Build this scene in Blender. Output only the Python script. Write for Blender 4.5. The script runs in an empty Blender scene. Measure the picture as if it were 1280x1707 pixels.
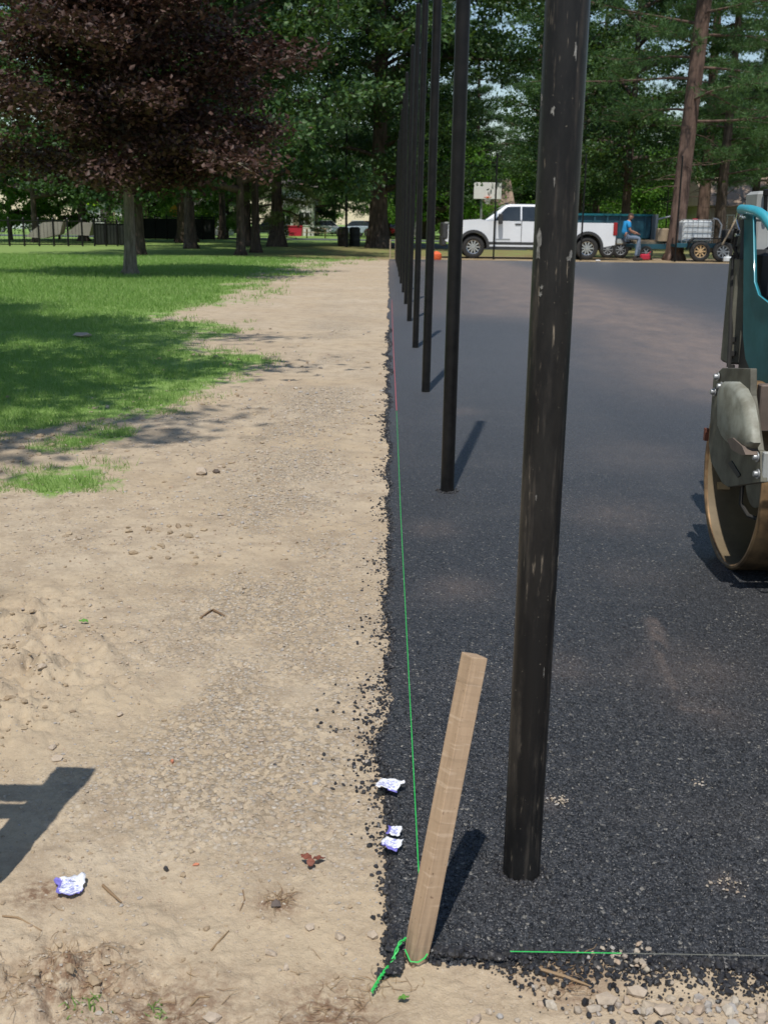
import bpy, math, random
import numpy as np
from mathutils import Vector, Matrix

# ------------------------------------------------------------------ camera
SC = bpy.context.scene
COL = SC.collection
F, H = 1850.0, 1.18                       # focal length in photo pixels, eye height (m)
def unit(v): return v / np.linalg.norm(v)
_c = unit(np.array([(649 - 640) / F, (853.5 - 374) / F, -1.0]))
_r = math.radians(0.8)
_w = np.array([math.sin(_r), math.cos(_r), 0.0]); _w = unit(_w - _w.dot(_c) * _c)
_x = np.cross(_c, _w)
M = np.array([_x, _c, _w])                # camera -> world
cam = bpy.data.cameras.new('camera'); cam_o = bpy.data.objects.new('camera', cam); COL.objects.link(cam_o)
cam.sensor_fit = 'VERTICAL'; cam.sensor_height = 36.0; cam.lens = F / 1707 * 36
cam.clip_start = 0.05; cam.clip_end = 2500
mw = Matrix([list(M[i]) + [0] for i in range(3)] + [[0, 0, 0, 1]]); mw.translation = (0, 0, H)
cam_o.matrix_world = mw
cam.dof.use_dof = True; cam.dof.focus_distance = 3.2; cam.dof.aperture_fstop = 39e-3 / 0.0036
SC.camera = cam_o

# ------------------------------------------------------------------ sky and sun
EL, SX, SY = math.radians(62.8), 0.152, 0.988
W = bpy.data.worlds.new('World'); SC.world = W; W.use_nodes = True
nt = W.node_tree; nt.nodes.clear()
sky = nt.nodes.new('ShaderNodeTexSky'); sky.sky_type = 'NISHITA'; sky.sun_disc = False
sky.sun_elevation = EL; sky.sun_rotation = math.radians(188.8); sky.air_density = 1.2; sky.dust_density = 0.4; sky.ozone_density = 2.0
bg = nt.nodes.new('ShaderNodeBackground'); bg.inputs[1].default_value = 0.105
wo = nt.nodes.new('ShaderNodeOutputWorld')
nt.links.new(sky.outputs[0], bg.inputs[0]); nt.links.new(bg.outputs[0], wo.inputs[0])
sun = bpy.data.lights.new('sun', 'SUN'); sun.energy = 3.6; sun.angle = math.radians(0.53); sun.color = (1, 0.955, 0.88)
sun_o = bpy.data.objects.new('sun', sun); COL.objects.link(sun_o)
sd = Vector((SX * math.cos(EL), SY * math.cos(EL), -math.sin(EL)))
sun_o.rotation_euler = sd.to_track_quat('-Z', 'Y').to_euler(); sun_o.location = (0, -20, 40)
SC.view_settings.view_transform = 'Standard'; SC.view_settings.look = 'None'
SC.view_settings.exposure = 0.12; SC.view_settings.gamma = 1.0
SC.cycles.max_bounces = 7; SC.cycles.transparent_max_bounces = 6; SC.cycles.caustics_reflective = False

rng = np.random.default_rng(7)
random.seed(7)

# ------------------------------------------------------------------ helpers
def ray(px, py):
    return M @ np.array([(px - 640) / F, (853.5 - py) / F, -1.0])
def G(px, py, z=0.0):                     # ground point seen at a photo pixel
    d = ray(px, py); t = (z - H) / d[2]; return np.array([d[0] * t, d[1] * t, z])
def PY(px, py, y):
    d = ray(px, py); t = y / d[1]; return np.array([d[0] * t, y, H + d[2] * t])
def PX(px, py, x):
    d = ray(px, py); t = x / d[0]; return np.array([x, d[1] * t, H + d[2] * t])

def _h(ix, iy, s):
    n = (ix.astype(np.int64) * 374761393 + iy.astype(np.int64) * 668265263 + s * 1274126177) & 0xffffffff
    n = ((n ^ (n >> 13)) * 1274126177) & 0xffffffff
    n = (n ^ (n >> 16)) & 0xffffffff
    return n / 4294967295.0
def vn(x, y, s=0):
    ix, iy = np.floor(x), np.floor(y); fx, fy = x - ix, y - iy
    fx = fx * fx * (3 - 2 * fx); fy = fy * fy * (3 - 2 * fy)
    a, b = _h(ix, iy, s), _h(ix + 1, iy, s); c, d = _h(ix, iy + 1, s), _h(ix + 1, iy + 1, s)
    return a + (b - a) * fx + (c - a) * fy + (a - b - c + d) * fx * fy
def fbm(x, y, o=4, s=0):
    r, a, t = 0, 1.0, 0
    for k in range(o):
        r = r + a * vn(x * 2 ** k, y * 2 ** k, s + k * 17); t += a; a *= 0.5
    return r / t
def worley(x, y, s=0):
    ix, iy = np.floor(x), np.floor(y); best = np.full(x.shape, 9.0); idv = np.zeros(x.shape)
    for dx in (-1, 0, 1):
        for dy in (-1, 0, 1):
            cx, cy = ix + dx, iy + dy
            d = np.hypot(cx + 0.15 + 0.7 * _h(cx, cy, s) - x, cy + 0.15 + 0.7 * _h(cx, cy, s + 5) - y)
            m = d < best; best = np.where(m, d, best); idv = np.where(m, _h(cx, cy, s + 9), idv)
    return best, idv
def sst(a, b, x):
    t = np.clip((x - a) / (b - a), 0, 1); return t * t * (3 - 2 * t)

def raw_mesh(name, co, quads=None, tris=None, smooth=False):
    me = bpy.data.meshes.new(name)
    me.vertices.add(len(co)); me.vertices.foreach_set('co', np.asarray(co, np.float32).ravel())
    n = 4 if quads is not None else 3
    fc = np.asarray(quads if quads is not None else tris, np.int32)
    me.loops.add(fc.size); me.loops.foreach_set('vertex_index', fc.ravel())
    me.polygons.add(len(fc)); me.polygons.foreach_set('loop_start', np.arange(len(fc), dtype=np.int32) * n)
    me.polygons.foreach_set('loop_total', np.full(len(fc), n, np.int32))
    me.polygons.foreach_set('use_smooth', np.full(len(fc), bool(smooth)))
    me.update(calc_edges=True)
    return me
def attr(me, name, v):
    a = me.attributes.new(name, 'FLOAT', 'POINT'); a.data.foreach_set('value', np.asarray(v, np.float32).ravel())
def grid_faces(nv, nu):
    i = np.arange((nv - 1) * (nu - 1)); r, c = i // (nu - 1), i % (nu - 1); a = r * nu + c
    return np.stack([a, a + 1, a + nu + 1, a + nu], 1)

def tag(o, label=None, cat=None, group=None, kind=None):
    if label: o['label'] = label
    if cat: o['category'] = cat
    if group: o['group'] = group
    if kind: o['kind'] = kind
    return o
def link(name, me, mat=None, parent=None, loc=None):
    o = bpy.data.objects.new(name, me); COL.objects.link(o)
    if mat is not None and me is not None and not me.materials: me.materials.append(mat)
    if parent is not None: o.parent = parent
    if loc is not None: o.location = loc
    return o
def thing(name, loc, label, cat, group=None, rz=0):
    o = bpy.data.objects.new(name, None); COL.objects.link(o); o.location = tuple(loc)
    o.rotation_euler = (0, 0, rz); o.empty_display_size = 0.1
    return tag(o, label, cat, group)
def dup(o, parent=None):
    c = o.copy(); COL.objects.link(c)
    if parent is not None: c.parent = parent
    for ch in list(o.children): dup(ch, c)
    return c

class MB:
    """collects shapes, then links them as one mesh object"""
    def __init__(s): s.v, s.f, s.n = [], [], 0
    def add(s, vs, fs):
        s.f += [tuple(i + s.n for i in f) for f in fs]; s.v += [tuple(map(float, v)) for v in vs]; s.n += len(vs); return s
    def box(s, c, d, R=None, b=0.0):
        x, y, z = d[0] / 2, d[1] / 2, d[2] / 2
        if b <= 0:
            vs = [(i, j, k) for i in (-x, x) for j in (-y, y) for k in (-z, z)]
            fs = [(0, 1, 3, 2), (4, 6, 7, 5), (0, 4, 5, 1), (2, 3, 7, 6), (0, 2, 6, 4), (1, 5, 7, 3)]
        else:
            vs, fs = [], []
            ring = lambda a, q, k: [(-a + b, -q, k), (a - b, -q, k), (a, -q + b, k), (a, q - b, k), (a - b, q, k), (-a + b, q, k), (-a, q - b, k), (-a, -q + b, k)]
            for a, q, k in ((x - b, y - b, -z), (x, y, -z + b), (x, y, z - b), (x - b, y - b, z)): vs += ring(a, q, k)
            for r in range(3):
                for i in range(8): fs.append((r * 8 + i, r * 8 + (i + 1) % 8, r * 8 + 8 + (i + 1) % 8, r * 8 + 8 + i))
            fs.append(tuple(range(7, -1, -1))); fs.append(tuple(range(24, 32)))
        if R is not None: vs = [R @ Vector(v) for v in vs]
        return s.add([(v[0] + c[0], v[1] + c[1], v[2] + c[2]) for v in vs], fs)
    def tube(s, pts, rad, n=8, cap=True):
        pts = [Vector(p) for p in pts]; m = len(pts)
        rad = list(rad) if hasattr(rad, '__len__') else [rad] * m
        vs, fs = [], []; up = None
        for i, p in enumerate(pts):
            t = (pts[min(i + 1, m - 1)] - pts[max(i - 1, 0)])
            t = t.normalized() if t.length > 1e-9 else Vector((0, 0, 1))
            if up is None: up = t.orthogonal().normalized()
            u = (up - up.dot(t) * t)
            u = u.normalized() if u.length > 1e-6 else t.orthogonal().normalized()
            up = u; w = t.cross(u)
            for k in range(n):
                a = 2 * math.pi * k / n; vs.append(p + (u * math.cos(a) + w * math.sin(a)) * rad[i])
        for i in range(m - 1):
            for k in range(n):
                fs.append((i * n + k, i * n + (k + 1) % n, (i + 1) * n + (k + 1) % n, (i + 1) * n + k))
        if cap: fs.append(tuple(range(n - 1, -1, -1))); fs.append(tuple(range((m - 1) * n, m * n)))
        return s.add(vs, fs)
    def prism(s, poly, a0, a1, axis='y'):
        n = len(poly)
        def P(p, q): return {'x': (q, p[0], p[1]), 'y': (p[0], q, p[1]), 'z': (p[0], p[1], q)}[axis]
        vs = [P(p, a0) for p in poly] + [P(p, a1) for p in poly]
        fs = [tuple(range(n)), tuple(range(2 * n - 1, n - 1, -1))] + [(i, n + i, n + (i + 1) % n, (i + 1) % n) for i in range(n)]
        return s.add(vs, fs)
    def lathe(s, prof, n=24, axis='x', c=(0, 0, 0)):     # prof: (along axis, radius), open strip
        m = len(prof); vs, fs = [], []
        for a, r in prof:
            for k in range(n):
                t = 2 * math.pi * k / n; p, q = r * math.cos(t), r * math.sin(t)
                v = {'x': (a, p, q), 'y': (p, a, q), 'z': (p, q, a)}[axis]
                vs.append((v[0] + c[0], v[1] + c[1], v[2] + c[2]))
        for i in range(m - 1):
            for k in range(n): fs.append((i * n + k, i * n + (k + 1) % n, (i + 1) * n + (k + 1) % n, (i + 1) * n + k))
        return s.add(vs, fs)
    def build(s, name, mat, parent=None, origin=(0, 0, 0), smooth=False, loc=None, bevel=0):
        me = bpy.data.meshes.new(name)
        me.from_pydata([(v[0] - origin[0], v[1] - origin[1], v[2] - origin[2]) for v in s.v], [], s.f)
        import bmesh
        bm = bmesh.new(); bm.from_mesh(me); bmesh.ops.recalc_face_normals(bm, faces=bm.faces)
        bm.to_mesh(me); bm.free()
        me.polygons.foreach_set('use_smooth', [False] * len(me.polygons))
        if smooth:
            me.polygons.foreach_set('use_smooth', [True] * len(me.polygons))
            me.set_sharp_from_angle(angle=math.radians(38))
        o = link(name, me, mat, parent, loc)
        if bevel:
            b = o.modifiers.new('edge', 'BEVEL'); b.width = bevel; b.segments = 2; b.limit_method = 'ANGLE'; b.angle_limit = math.radians(40)
        return o

# ------------------------------------------------------------------ materials
class NT:
    def __init__(s, name):
        s.m = bpy.data.materials.new(name); s.m.use_nodes = True; s.t = s.m.node_tree
        s.b = s.t.nodes['Principled BSDF']; s.out = s.t.nodes['Material Output']
    def n(s, typ, **k):
        o = s.t.nodes.new('ShaderNode' + typ)
        for a, b in k.items(): setattr(o, a, b)
        return o
    def l(s, a, b): s.t.links.new(a, b)
    def pos(s, obj=False):
        return s.n('TexCoord').outputs['Object'] if obj else s.n('NewGeometry').outputs['Position']
    def noise(s, vec, scale, detail=4, rough=0.55, stretch=None):
        if stretch:
            mp = s.n('Mapping'); mp.inputs['Scale'].default_value = stretch; s.l(vec, mp.inputs[0]); vec = mp.outputs[0]
        o = s.n('TexNoise'); o.inputs['Scale'].default_value = scale; o.inputs['Detail'].default_value = detail
        o.inputs['Roughness'].default_value = rough; s.l(vec, o.inputs['Vector']); return o.outputs[0]
    def ramp(s, fac, a, b, ca=0.0, cb=1.0):
        o = s.n('MapRange'); o.inputs[1].default_value = a; o.inputs[2].default_value = b
        o.inputs[3].default_value = ca; o.inputs[4].default_value = cb; s.l(fac, o.inputs[0]); return o.outputs[0]
    def mix(s, fac, a, b):
        o = s.n('Mix', data_type='RGBA')
        if isinstance(fac, (int, float)): o.inputs[0].default_value = fac
        else: s.l(fac, o.inputs[0])
        for i, v in ((6, a), (7, b)):
            if isinstance(v, (tuple, list)): o.inputs[i].default_value = (*v[:3], 1)
            else: s.l(v, o.inputs[i])
        return o.outputs[2]
    def math(s, op, a, b=0.0):
        o = s.n('Math', operation=op)
        for i, v in ((0, a), (1, b)):
            if isinstance(v, (int, float)): o.inputs[i].default_value = v
            else: s.l(v, o.inputs[i])
        return o.outputs[0]
    def bump(s, hgt, dist, strength=1.0, prev=None):
        o = s.n('Bump'); o.inputs['Strength'].default_value = strength; o.inputs['Distance'].default_value = dist
        s.l(hgt, o.inputs['Height'])
        if prev is not None: s.l(prev, o.inputs['Normal'])
        return o.outputs[0]
    def fin(s, col=None, rough=None, nrm=None, metal=None, spec=None):
        for k, v in (('Base Color', col), ('Roughness', rough), ('Normal', nrm), ('Metallic', metal), ('Specular IOR Level', spec)):
            if v is None: continue
            if isinstance(v, (int, float)): s.b.inputs[k].default_value = v
            elif isinstance(v, (tuple, list)): s.b.inputs[k].default_value = (*v[:3], 1)
            else: s.l(v, s.b.inputs[k])
        return s.m

def surf(name, a, b=None, scale=8, rough=0.6, metal=0.0, bump=0.0, stretch=None, lo=0.35, hi=0.65, spec=0.5, coat=0):
    t = NT(name); p = t.pos(True); b = b or tuple(c * 0.75 for c in a)
    n = t.noise(p, scale, 5, 0.6, stretch)
    nr = t.bump(n, bump) if bump else None
    m = t.fin(t.mix(t.ramp(n, lo, hi), a, b), t.ramp(n, 0.2, 0.8, max(rough - .08, .02), min(rough + .1, 1)), nr, metal, spec)
    if coat: t.b.inputs['Coat Weight'].default_value = coat; t.b.inputs['Coat Roughness'].default_value = 0.08
    return m
def leafmat(name, cols, trans=0.35, rough=0.5, tint=(0.25, 0.45, 0.04)):
    t = NT(name); rnd = t.n('NewGeometry').outputs['Random Per Island']
    r = t.n('ValToRGB'); r.color_ramp.interpolation = 'LINEAR'
    e = r.color_ramp.elements; e[0].position = 0; e[0].color = (*cols[0], 1); e[1].position = 1; e[1].color = (*cols[-1], 1)
    for i, c in enumerate(cols[1:-1]): q = e.new((i + 1) / (len(cols) - 1)); q.color = (*c, 1)
    t.l(rnd, r.inputs[0])
    big = t.noise(t.pos(), 0.35, 3)
    c = t.mix(t.ramp(big, 0.4, 0.65), r.outputs[0], t.mix(0.5, r.outputs[0], cols[0]))
    t.fin(c, rough, spec=0.35)
    tr = t.n('BsdfTranslucent'); t.l(t.mix(0.5, c, tint), tr.inputs[0])
    mx = t.n('MixShader'); mx.inputs[0].default_value = trans
    t.l(t.b.outputs[0], mx.inputs[1]); t.l(tr.outputs[0], mx.inputs[2]); t.l(mx.outputs[0], t.out.inputs[0])
    return t.m

def ground_mat():
    t = NT('dirt_and_grass'); p = t.pos()
    big = t.noise(p, 1.1, 5, 0.6); mid = t.noise(p, 6.5, 5, 0.65); fine = t.noise(p, 55, 4, 0.7); grit = t.noise(p, 260, 3, 0.7)
    dirt = t.mix(t.ramp(big, 0.38, 0.62), (0.525, 0.43, 0.312), (0.49, 0.385, 0.26))
    wide = t.noise(p, 0.45, 4, 0.55); dirt = t.mix(t.math('MULTIPLY', t.ramp(wide, 0.45, 0.6), .35), dirt, (0.43, 0.33, 0.225))
    clodn = t.noise(p, 17, 6, 0.7); dirt = t.mix(t.math('MULTIPLY', t.ramp(clodn, 0.56, 0.66), .4), dirt, (0.29, 0.215, 0.15))
    dirt = t.mix(t.ramp(mid, 0.46, 0.72), dirt, (0.35, 0.27, 0.19))
    dirt = t.mix(t.math('MULTIPLY', t.ramp(fine, 0.5, 0.75), 0.45), dirt, (0.29, 0.22, 0.15))
    dirt = t.mix(t.math('MULTIPLY', t.ramp(grit, 0.55, 0.72), 0.55), dirt, (0.60, 0.53, 0.43))
    at = t.n('Attribute'); at.attribute_name = 'gravel'
    vo = t.n('TexVoronoi'); vo.inputs['Scale'].default_value = 85; t.l(p, vo.inputs['Vector'])
    sep = t.n('SeparateColor'); t.l(vo.outputs['Color'], sep.inputs[0])
    st = t.mix(sep.outputs[0], (0.30, 0.255, 0.21), (0.58, 0.52, 0.44))
    st = t.mix(t.ramp(vo.outputs['Distance'], 0.25, 0.6), st, (0.33, 0.26, 0.18))
    g1 = t.math('MULTIPLY', at.outputs['Fac'], t.ramp(sep.outputs[1], 0.35, 0.55))
    dirt = t.mix(g1, dirt, st)
    asd = t.n('Attribute'); asd.attribute_name = 'sand'
    dirt = t.mix(t.math('MULTIPLY', asd.outputs['Fac'], t.ramp(mid, 0.75, 0.3, .3, .95)), dirt, (0.51, 0.41, 0.285))
    ag = t.n('Attribute'); ag.attribute_name = 'rootmat'
    dirt = t.mix(t.math('MULTIPLY', ag.outputs['Fac'], t.ramp(fine, 0.35, 0.6)), dirt, (0.20, 0.12, 0.075))
    gr = t.n('Attribute'); gr.attribute_name = 'grass'
    gn = t.noise(p, 14, 5, 0.75, (1, 0.5, 1)); gn2 = t.noise(p, 0.5, 4, 0.6)
    grass = t.mix(t.ramp(gn, 0.35, 0.7), (0.17, 0.29, 0.065), (0.26, 0.38, 0.11))
    grass = t.mix(t.math('MULTIPLY', t.ramp(gn2, 0.45, 0.7), 0.5), grass, (0.21, 0.27, 0.09))
    m = t.math('ADD', gr.outputs['Fac'], t.math('MULTIPLY', t.math('SUBTRACT', t.noise(p, 7, 6, 0.7, (1, .6, 1)), 0.5), 1.1))
    col = t.mix(t.ramp(m, 0.42, 0.58), dirt, grass)
    li = t.n('Attribute'); li.attribute_name = 'litter'
    lit = t.mix(t.ramp(gn, 0.35, 0.65), (0.17, 0.115, 0.06), (0.30, 0.22, 0.11))
    ml = t.math('MULTIPLY', li.outputs['Fac'], t.ramp(t.noise(p, 1.3, 5, 0.65), 0.3, 0.55))
    col = t.mix(ml, col, lit)
    b = t.bump(fine, 0.012, 0.5); b = t.bump(grit, 0.003, 0.6, b)
    b = t.bump(t.math('MULTIPLY', vo.outputs['Distance'], g1), -0.006, 0.8, b)
    return t.fin(col, 0.95, b, spec=0.2)

def asphalt_mat():
    t = NT('fresh_asphalt'); p = t.pos()
    vo = t.n('TexVoronoi'); vo.inputs['Scale'].default_value = 165; t.l(p, vo.inputs['Vector'])
    v2 = t.n('TexVoronoi'); v2.inputs['Scale'].default_value = 310; t.l(p, v2.inputs['Vector'])
    sep = t.n('SeparateColor'); t.l(vo.outputs['Color'], sep.inputs[0])
    base = t.mix(sep.outputs[0], (0.0145, 0.0155, 0.018), (0.060, 0.063, 0.070))
    base = t.mix(t.ramp(sep.outputs[1], 0.97, 0.99), base, (0.20, 0.19, 0.17))
    big = t.noise(p, 0.8, 6, 0.62)
    du = t.n('Attribute'); du.attribute_name = 'dust'
    dn = t.noise(p, 3.2, 6, 0.7, (1, 0.45, 1))
    dm = t.math('MULTIPLY', t.math('ADD', du.outputs['Fac'], t.math('MULTIPLY', t.ramp(big, 0.55, 0.85), 0.07)), t.ramp(dn, 0.25, 0.75, 0.25, 1.0))
    lane = t.noise(p, 0.55, 5, 0.6, (1.6, 0.22, 1)); lane2 = t.noise(p, 1.4, 5, 0.65, (0.25, 1.0, 1))
    base = t.mix(t.math('MULTIPLY', t.ramp(lane, 0.48, 0.62), 0.30), base, (0.09, 0.085, 0.085))
    base = t.mix(t.math('MULTIPLY', t.ramp(lane2, 0.52, 0.66), 0.22), base, (0.10, 0.092, 0.09))
    cd = t.n('Attribute'); cd.attribute_name = 'far_sheen'
    base = t.mix(t.math('MULTIPLY', cd.outputs['Fac'], 0.75), base, (0.100, 0.106, 0.119))  # grey sheen of the distant surface mixed into the base colour
    col = t.mix(dm, base, (0.30, 0.225, 0.185))
    b = t.bump(vo.outputs['Distance'], -0.006, 0.75); b = t.bump(v2.outputs['Distance'], -0.002, 0.5, b)
    b = t.bump(t.noise(p, 9, 4), 0.01, 0.15, b)
    r = t.ramp(sep.outputs[2], 0, 1, 0.26, 0.60)
    return t.fin(col, r, b, spec=0.5)

def wood_mat(name, a, b):
    t = NT(name); p = t.pos(True)
    n = t.noise(p, 30, 5, 0.6, (3, 3, 0.25)); bands = t.noise(p, 26, 3, 0.6, (0.25, 0.25, 3.0)); blotch = t.noise(p, 9, 3, .5)
    c = t.mix(t.ramp(n, 0.35, 0.7), a, b)
    c = t.mix(t.math('MULTIPLY', t.ramp(bands, 0.58, 0.68), 0.4), c, tuple(x * 0.68 for x in b))
    c = t.mix(t.math('MULTIPLY', t.ramp(blotch, 0.5, 0.75), 0.3), c, tuple(min(1, x * 1.25) for x in a))
    if name == 'stake_wood':
        b3 = t.noise(p, 62, 2, 0.5, (0.2, 0.2, 2.0)); c = t.mix(t.math('MULTIPLY', t.ramp(b3, 0.60, 0.66), 0.45), c, (0.60, 0.46, 0.33))
        z = t.n('SeparateXYZ'); t.l(p, z.inputs[0]); c = t.mix(t.math('MULTIPLY', t.ramp(z.outputs[2], 0.10, 0.0), t.ramp(n, .3, .6)), c, (0.20, 0.15, 0.105))
        sp = t.noise(p, 140, 2, .5); c = t.mix(t.math('MULTIPLY', t.ramp(sp, 0.70, 0.74), 0.7), c, (0.13, 0.08, 0.05))
    nb = t.bump(n, 0.002, 0.5); nb = t.bump(bands, 0.0015, 0.6, nb)
    return t.fin(c, 0.75, nb, spec=0.25)

def pole_mat():
    t = NT('worn_black_coating'); p = t.pos(True)
    n = t.noise(p, 60, 5, 0.6, (1, 1, 0.06)); b = t.noise(p, 9, 6, 0.75, (1, 1, 0.35)); s = t.noise(p, 150, 3, 0.6, (1, 1, 0.10))
    c = t.mix(t.ramp(b, 0.45, 0.7), (0.010, 0.010, 0.0108), (0.024, 0.023, 0.022))
    c = t.mix(t.math('MULTIPLY', t.ramp(n, 0.52, 0.7), t.ramp(b, 0.40, 0.6)), c, (0.075, 0.064, 0.054))
    c = t.mix(t.math('MULTIPLY', t.ramp(s, 0.62, 0.72), t.ramp(b, 0.46, 0.6)), c, (0.26, 0.22, 0.17))
    sp = t.noise(p, 190, 2, 0.5)
    c = t.mix(t.math('MULTIPLY', t.ramp(sp, 0.74, 0.78), 0.6), c, (0.28, 0.25, 0.2))
    return t.fin(c, t.ramp(n, 0.3, 0.7, 0.3, 0.5), t.bump(b, 0.0015, 0.4), spec=0.22)

MT = {}
MT['ground'] = ground_mat(); MT['asphalt'] = asphalt_mat(); MT['pole'] = pole_mat()
MT['stake'] = wood_mat('stake_wood', (0.47, 0.335, 0.22), (0.37, 0.26, 0.17))
MT['black'] = surf('black_paint', (0.007, 0.007, 0.0075), (0.013, 0.0125, 0.0125), 20, 0.38, spec=0.2)
MT['rubber'] = surf('rubber', (0.02, 0.02, 0.021), (0.035, 0.033, 0.03), 25, 0.8)
MT['chip'] = surf('bare_primer', (0.30, 0.30, 0.285), (0.10, 0.095, 0.085), 90, 0.7)
MT['green_string'] = surf('green_string', (0.04, 0.62, 0.12), (0.03, 0.45, 0.09), 90, 0.5)
MT['pink_string'] = surf('pink_string', (0.75, 0.14, 0.17), (0.6, 0.1, 0.12), 90, 0.5)
MT['grey_string'] = surf('soiled_string', (0.12, 0.12, 0.10), (0.2, 0.2, 0.17), 90, 0.7)
MT['stone'] = None
def stone_mat(name, cols, rough=0.85, spec=0.3, gl=0.0):
    t = NT(name); rnd = t.n('NewGeometry').outputs['Random Per Island']; r = t.n('ValToRGB')
    e = r.color_ramp.elements; e[0].color = (*cols[0], 1); e[1].color = (*cols[-1], 1)
    for i, c in enumerate(cols[1:-1]): q = e.new((i + 1) / (len(cols) - 1)); q.color = (*c, 1)
    t.l(rnd, r.inputs[0]); n = t.noise(t.pos(), 170, 3, 0.7)
    return t.fin(t.mix(t.ramp(n, 0.4, 0.8), r.outputs[0], t.mix(0.5, r.outputs[0], (0.3, 0.24, 0.17) if gl == 0 else (0.02, 0.02, 0.025))), rough, t.bump(n, 0.002, 0.5), spec=spec)
MT['stone'] = stone_mat('dusty_stone', [(0.40, 0.32, 0.235), (0.47, 0.40, 0.31), (0.34, 0.28, 0.22), (0.52, 0.46, 0.38), (0.42, 0.31, 0.22), (0.37, 0.355, 0.34), (0.45, 0.37, 0.28)])
MT['crumb'] = stone_mat('bitumen_crumb', [(0.012, 0.012, 0.015), (0.03, 0.03, 0.035), (0.05, 0.047, 0.045), (0.018, 0.018, 0.02)], 0.45, 0.5, 1)
MT['clod'] = stone_mat('earth_clod', [(0.40, 0.31, 0.205), (0.33, 0.245, 0.16), (0.44, 0.35, 0.24), (0.27, 0.20, 0.135)])
def bark(name, a, b, sc=6):
    t = NT(name); p = t.pos(True); n = t.noise(p, sc, 6, 0.7, (1.6, 1.6, 0.28)); q = t.noise(p, 1.2, 4, 0.6)
    c = t.mix(t.ramp(n, 0.38, 0.62), a, b); c = t.mix(t.math('MULTIPLY', t.ramp(q, 0.5, 0.7), 0.5), c, tuple(min(1, x * 1.5) for x in b))
    return t.fin(c, 0.95, t.bump(n, 0.06, 0.8), spec=0.15)
MT['bark'] = bark('dark_bark', (0.045, 0.034, 0.028), (0.115, 0.088, 0.07))
MT['pine_bark'] = bark('pine_bark', (0.07, 0.048, 0.038), (0.18, 0.12, 0.095), 5)
MT['maple_bark'] = bark('maple_bark', (0.12, 0.105, 0.085), (0.26, 0.23, 0.185), 9)
MT['oak_leaf'] = leafmat('oak_leaf', [(0.016, 0.042, 0.012), (0.034, 0.082, 0.022), (0.105, 0.19, 0.055)], 0.2)
MT['pine_leaf'] = leafmat('pine_needles', [(0.028, 0.072, 0.024), (0.06, 0.135, 0.04), (0.14, 0.25, 0.075)], 0.2)
MT['hem_leaf'] = leafmat('hemlock_needles', [(0.08, 0.11, 0.03), (0.13, 0.17, 0.05), (0.18, 0.22, 0.07)], 0.25)
MT['bush_leaf'] = leafmat('bright_leaf', [(0.06, 0.15, 0.02), (0.12, 0.27, 0.035), (0.20, 0.36, 0.06)], 0.45)
MT['maple_leaf'] = leafmat('purple_leaf', [(0.045, 0.021, 0.016), (0.085, 0.043, 0.032), (0.16, 0.098, 0.076)], 0.15, 0.55, (0.12, 0.04, 0.03))
MT['grass_blade'] = leafmat('grass_blade', [(0.17, 0.30, 0.065), (0.25, 0.40, 0.10), (0.37, 0.47, 0.19)], 0.4, 0.6)
MT['dry'] = leafmat('dry_stem', [(0.25, 0.16, 0.09), (0.36, 0.25, 0.14), (0.18, 0.11, 0.07)], 0.05, 0.8, (0.3, 0.2, 0.1))
MT['white_paint'] = surf('white_paint', (0.78, 0.80, 0.83), (0.72, 0.74, 0.77), 2, 0.28, coat=0.6)
MT['glass'] = surf('dark_glass', (0.012, 0.016, 0.018), (0.03, 0.036, 0.038), 1.2, 0.06, spec=0.8)
MT['chrome'] = surf('bright_metal', (0.62, 0.63, 0.64), (0.5, 0.5, 0.5), 30, 0.22, 0.9)
MT['plastic'] = surf('grey_black_plastic', (0.03, 0.031, 0.033), (0.045, 0.045, 0.045), 10, 0.6)
MT['red_lamp'] = surf('red_lens', (0.36, 0.015, 0.02), (0.25, 0.01, 0.012), 15, 0.2)
MT['teal'] = surf('teal_paint', (0.008, 0.135, 0.17), (0.012, 0.10, 0.115), 5, 0.5, spec=0.3)
MT['cyan'] = surf('light_teal_paint', (0.035, 0.36, 0.47), (0.05, 0.30, 0.38), 12, 0.4, coat=0.3)
MT['dteal'] = surf('dark_teal_paint', (0.012, 0.085, 0.12), (0.015, 0.065, 0.09), 2, 0.5)
MT['olive'] = surf('dusty_grey_steel', (0.17, 0.165, 0.13), (0.085, 0.078, 0.06), 9, 0.6, 0.1, 0.004)
MT['pale'] = surf('pale_grey_cover', (0.34, 0.35, 0.30), (0.19, 0.185, 0.145), 13, 0.55, 0, 0.003)
MT['brownsteel'] = surf('dusty_brown_steel', (0.19, 0.145, 0.12), (0.13, 0.105, 0.09), 9, 0.65, 0.1, 0.001)
MT['drum'] = surf('rusty_drum_steel', (0.40, 0.25, 0.125), (0.13, 0.085, 0.05), 11, 0.45, 0.35, 0.001)
MT['drum_in'] = surf('inner_drum_steel', (0.25, 0.19, 0.115), (0.13, 0.10, 0.06), 4, 0.6, 0.15, 0.002)
MT['lgrey'] = surf('light_grey_panel', (0.42, 0.43, 0.42), (0.33, 0.34, 0.33), 6, 0.5)
MT['tan'] = surf('tan_weight', (0.55, 0.38, 0.2), (0.45, 0.3, 0.15), 20, 0.6)
MT['skin'] = surf('skin', (0.42, 0.22, 0.15), (0.36, 0.18, 0.12), 14, 0.55)
MT['hair'] = surf('short_hair', (0.07, 0.04, 0.03), (0.04, 0.025, 0.02), 60, 0.8)
MT['shirt'] = surf('blue_shirt', (0.02, 0.30, 0.62), (0.015, 0.22, 0.48), 9, 0.85, 0, 0.01)
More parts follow.
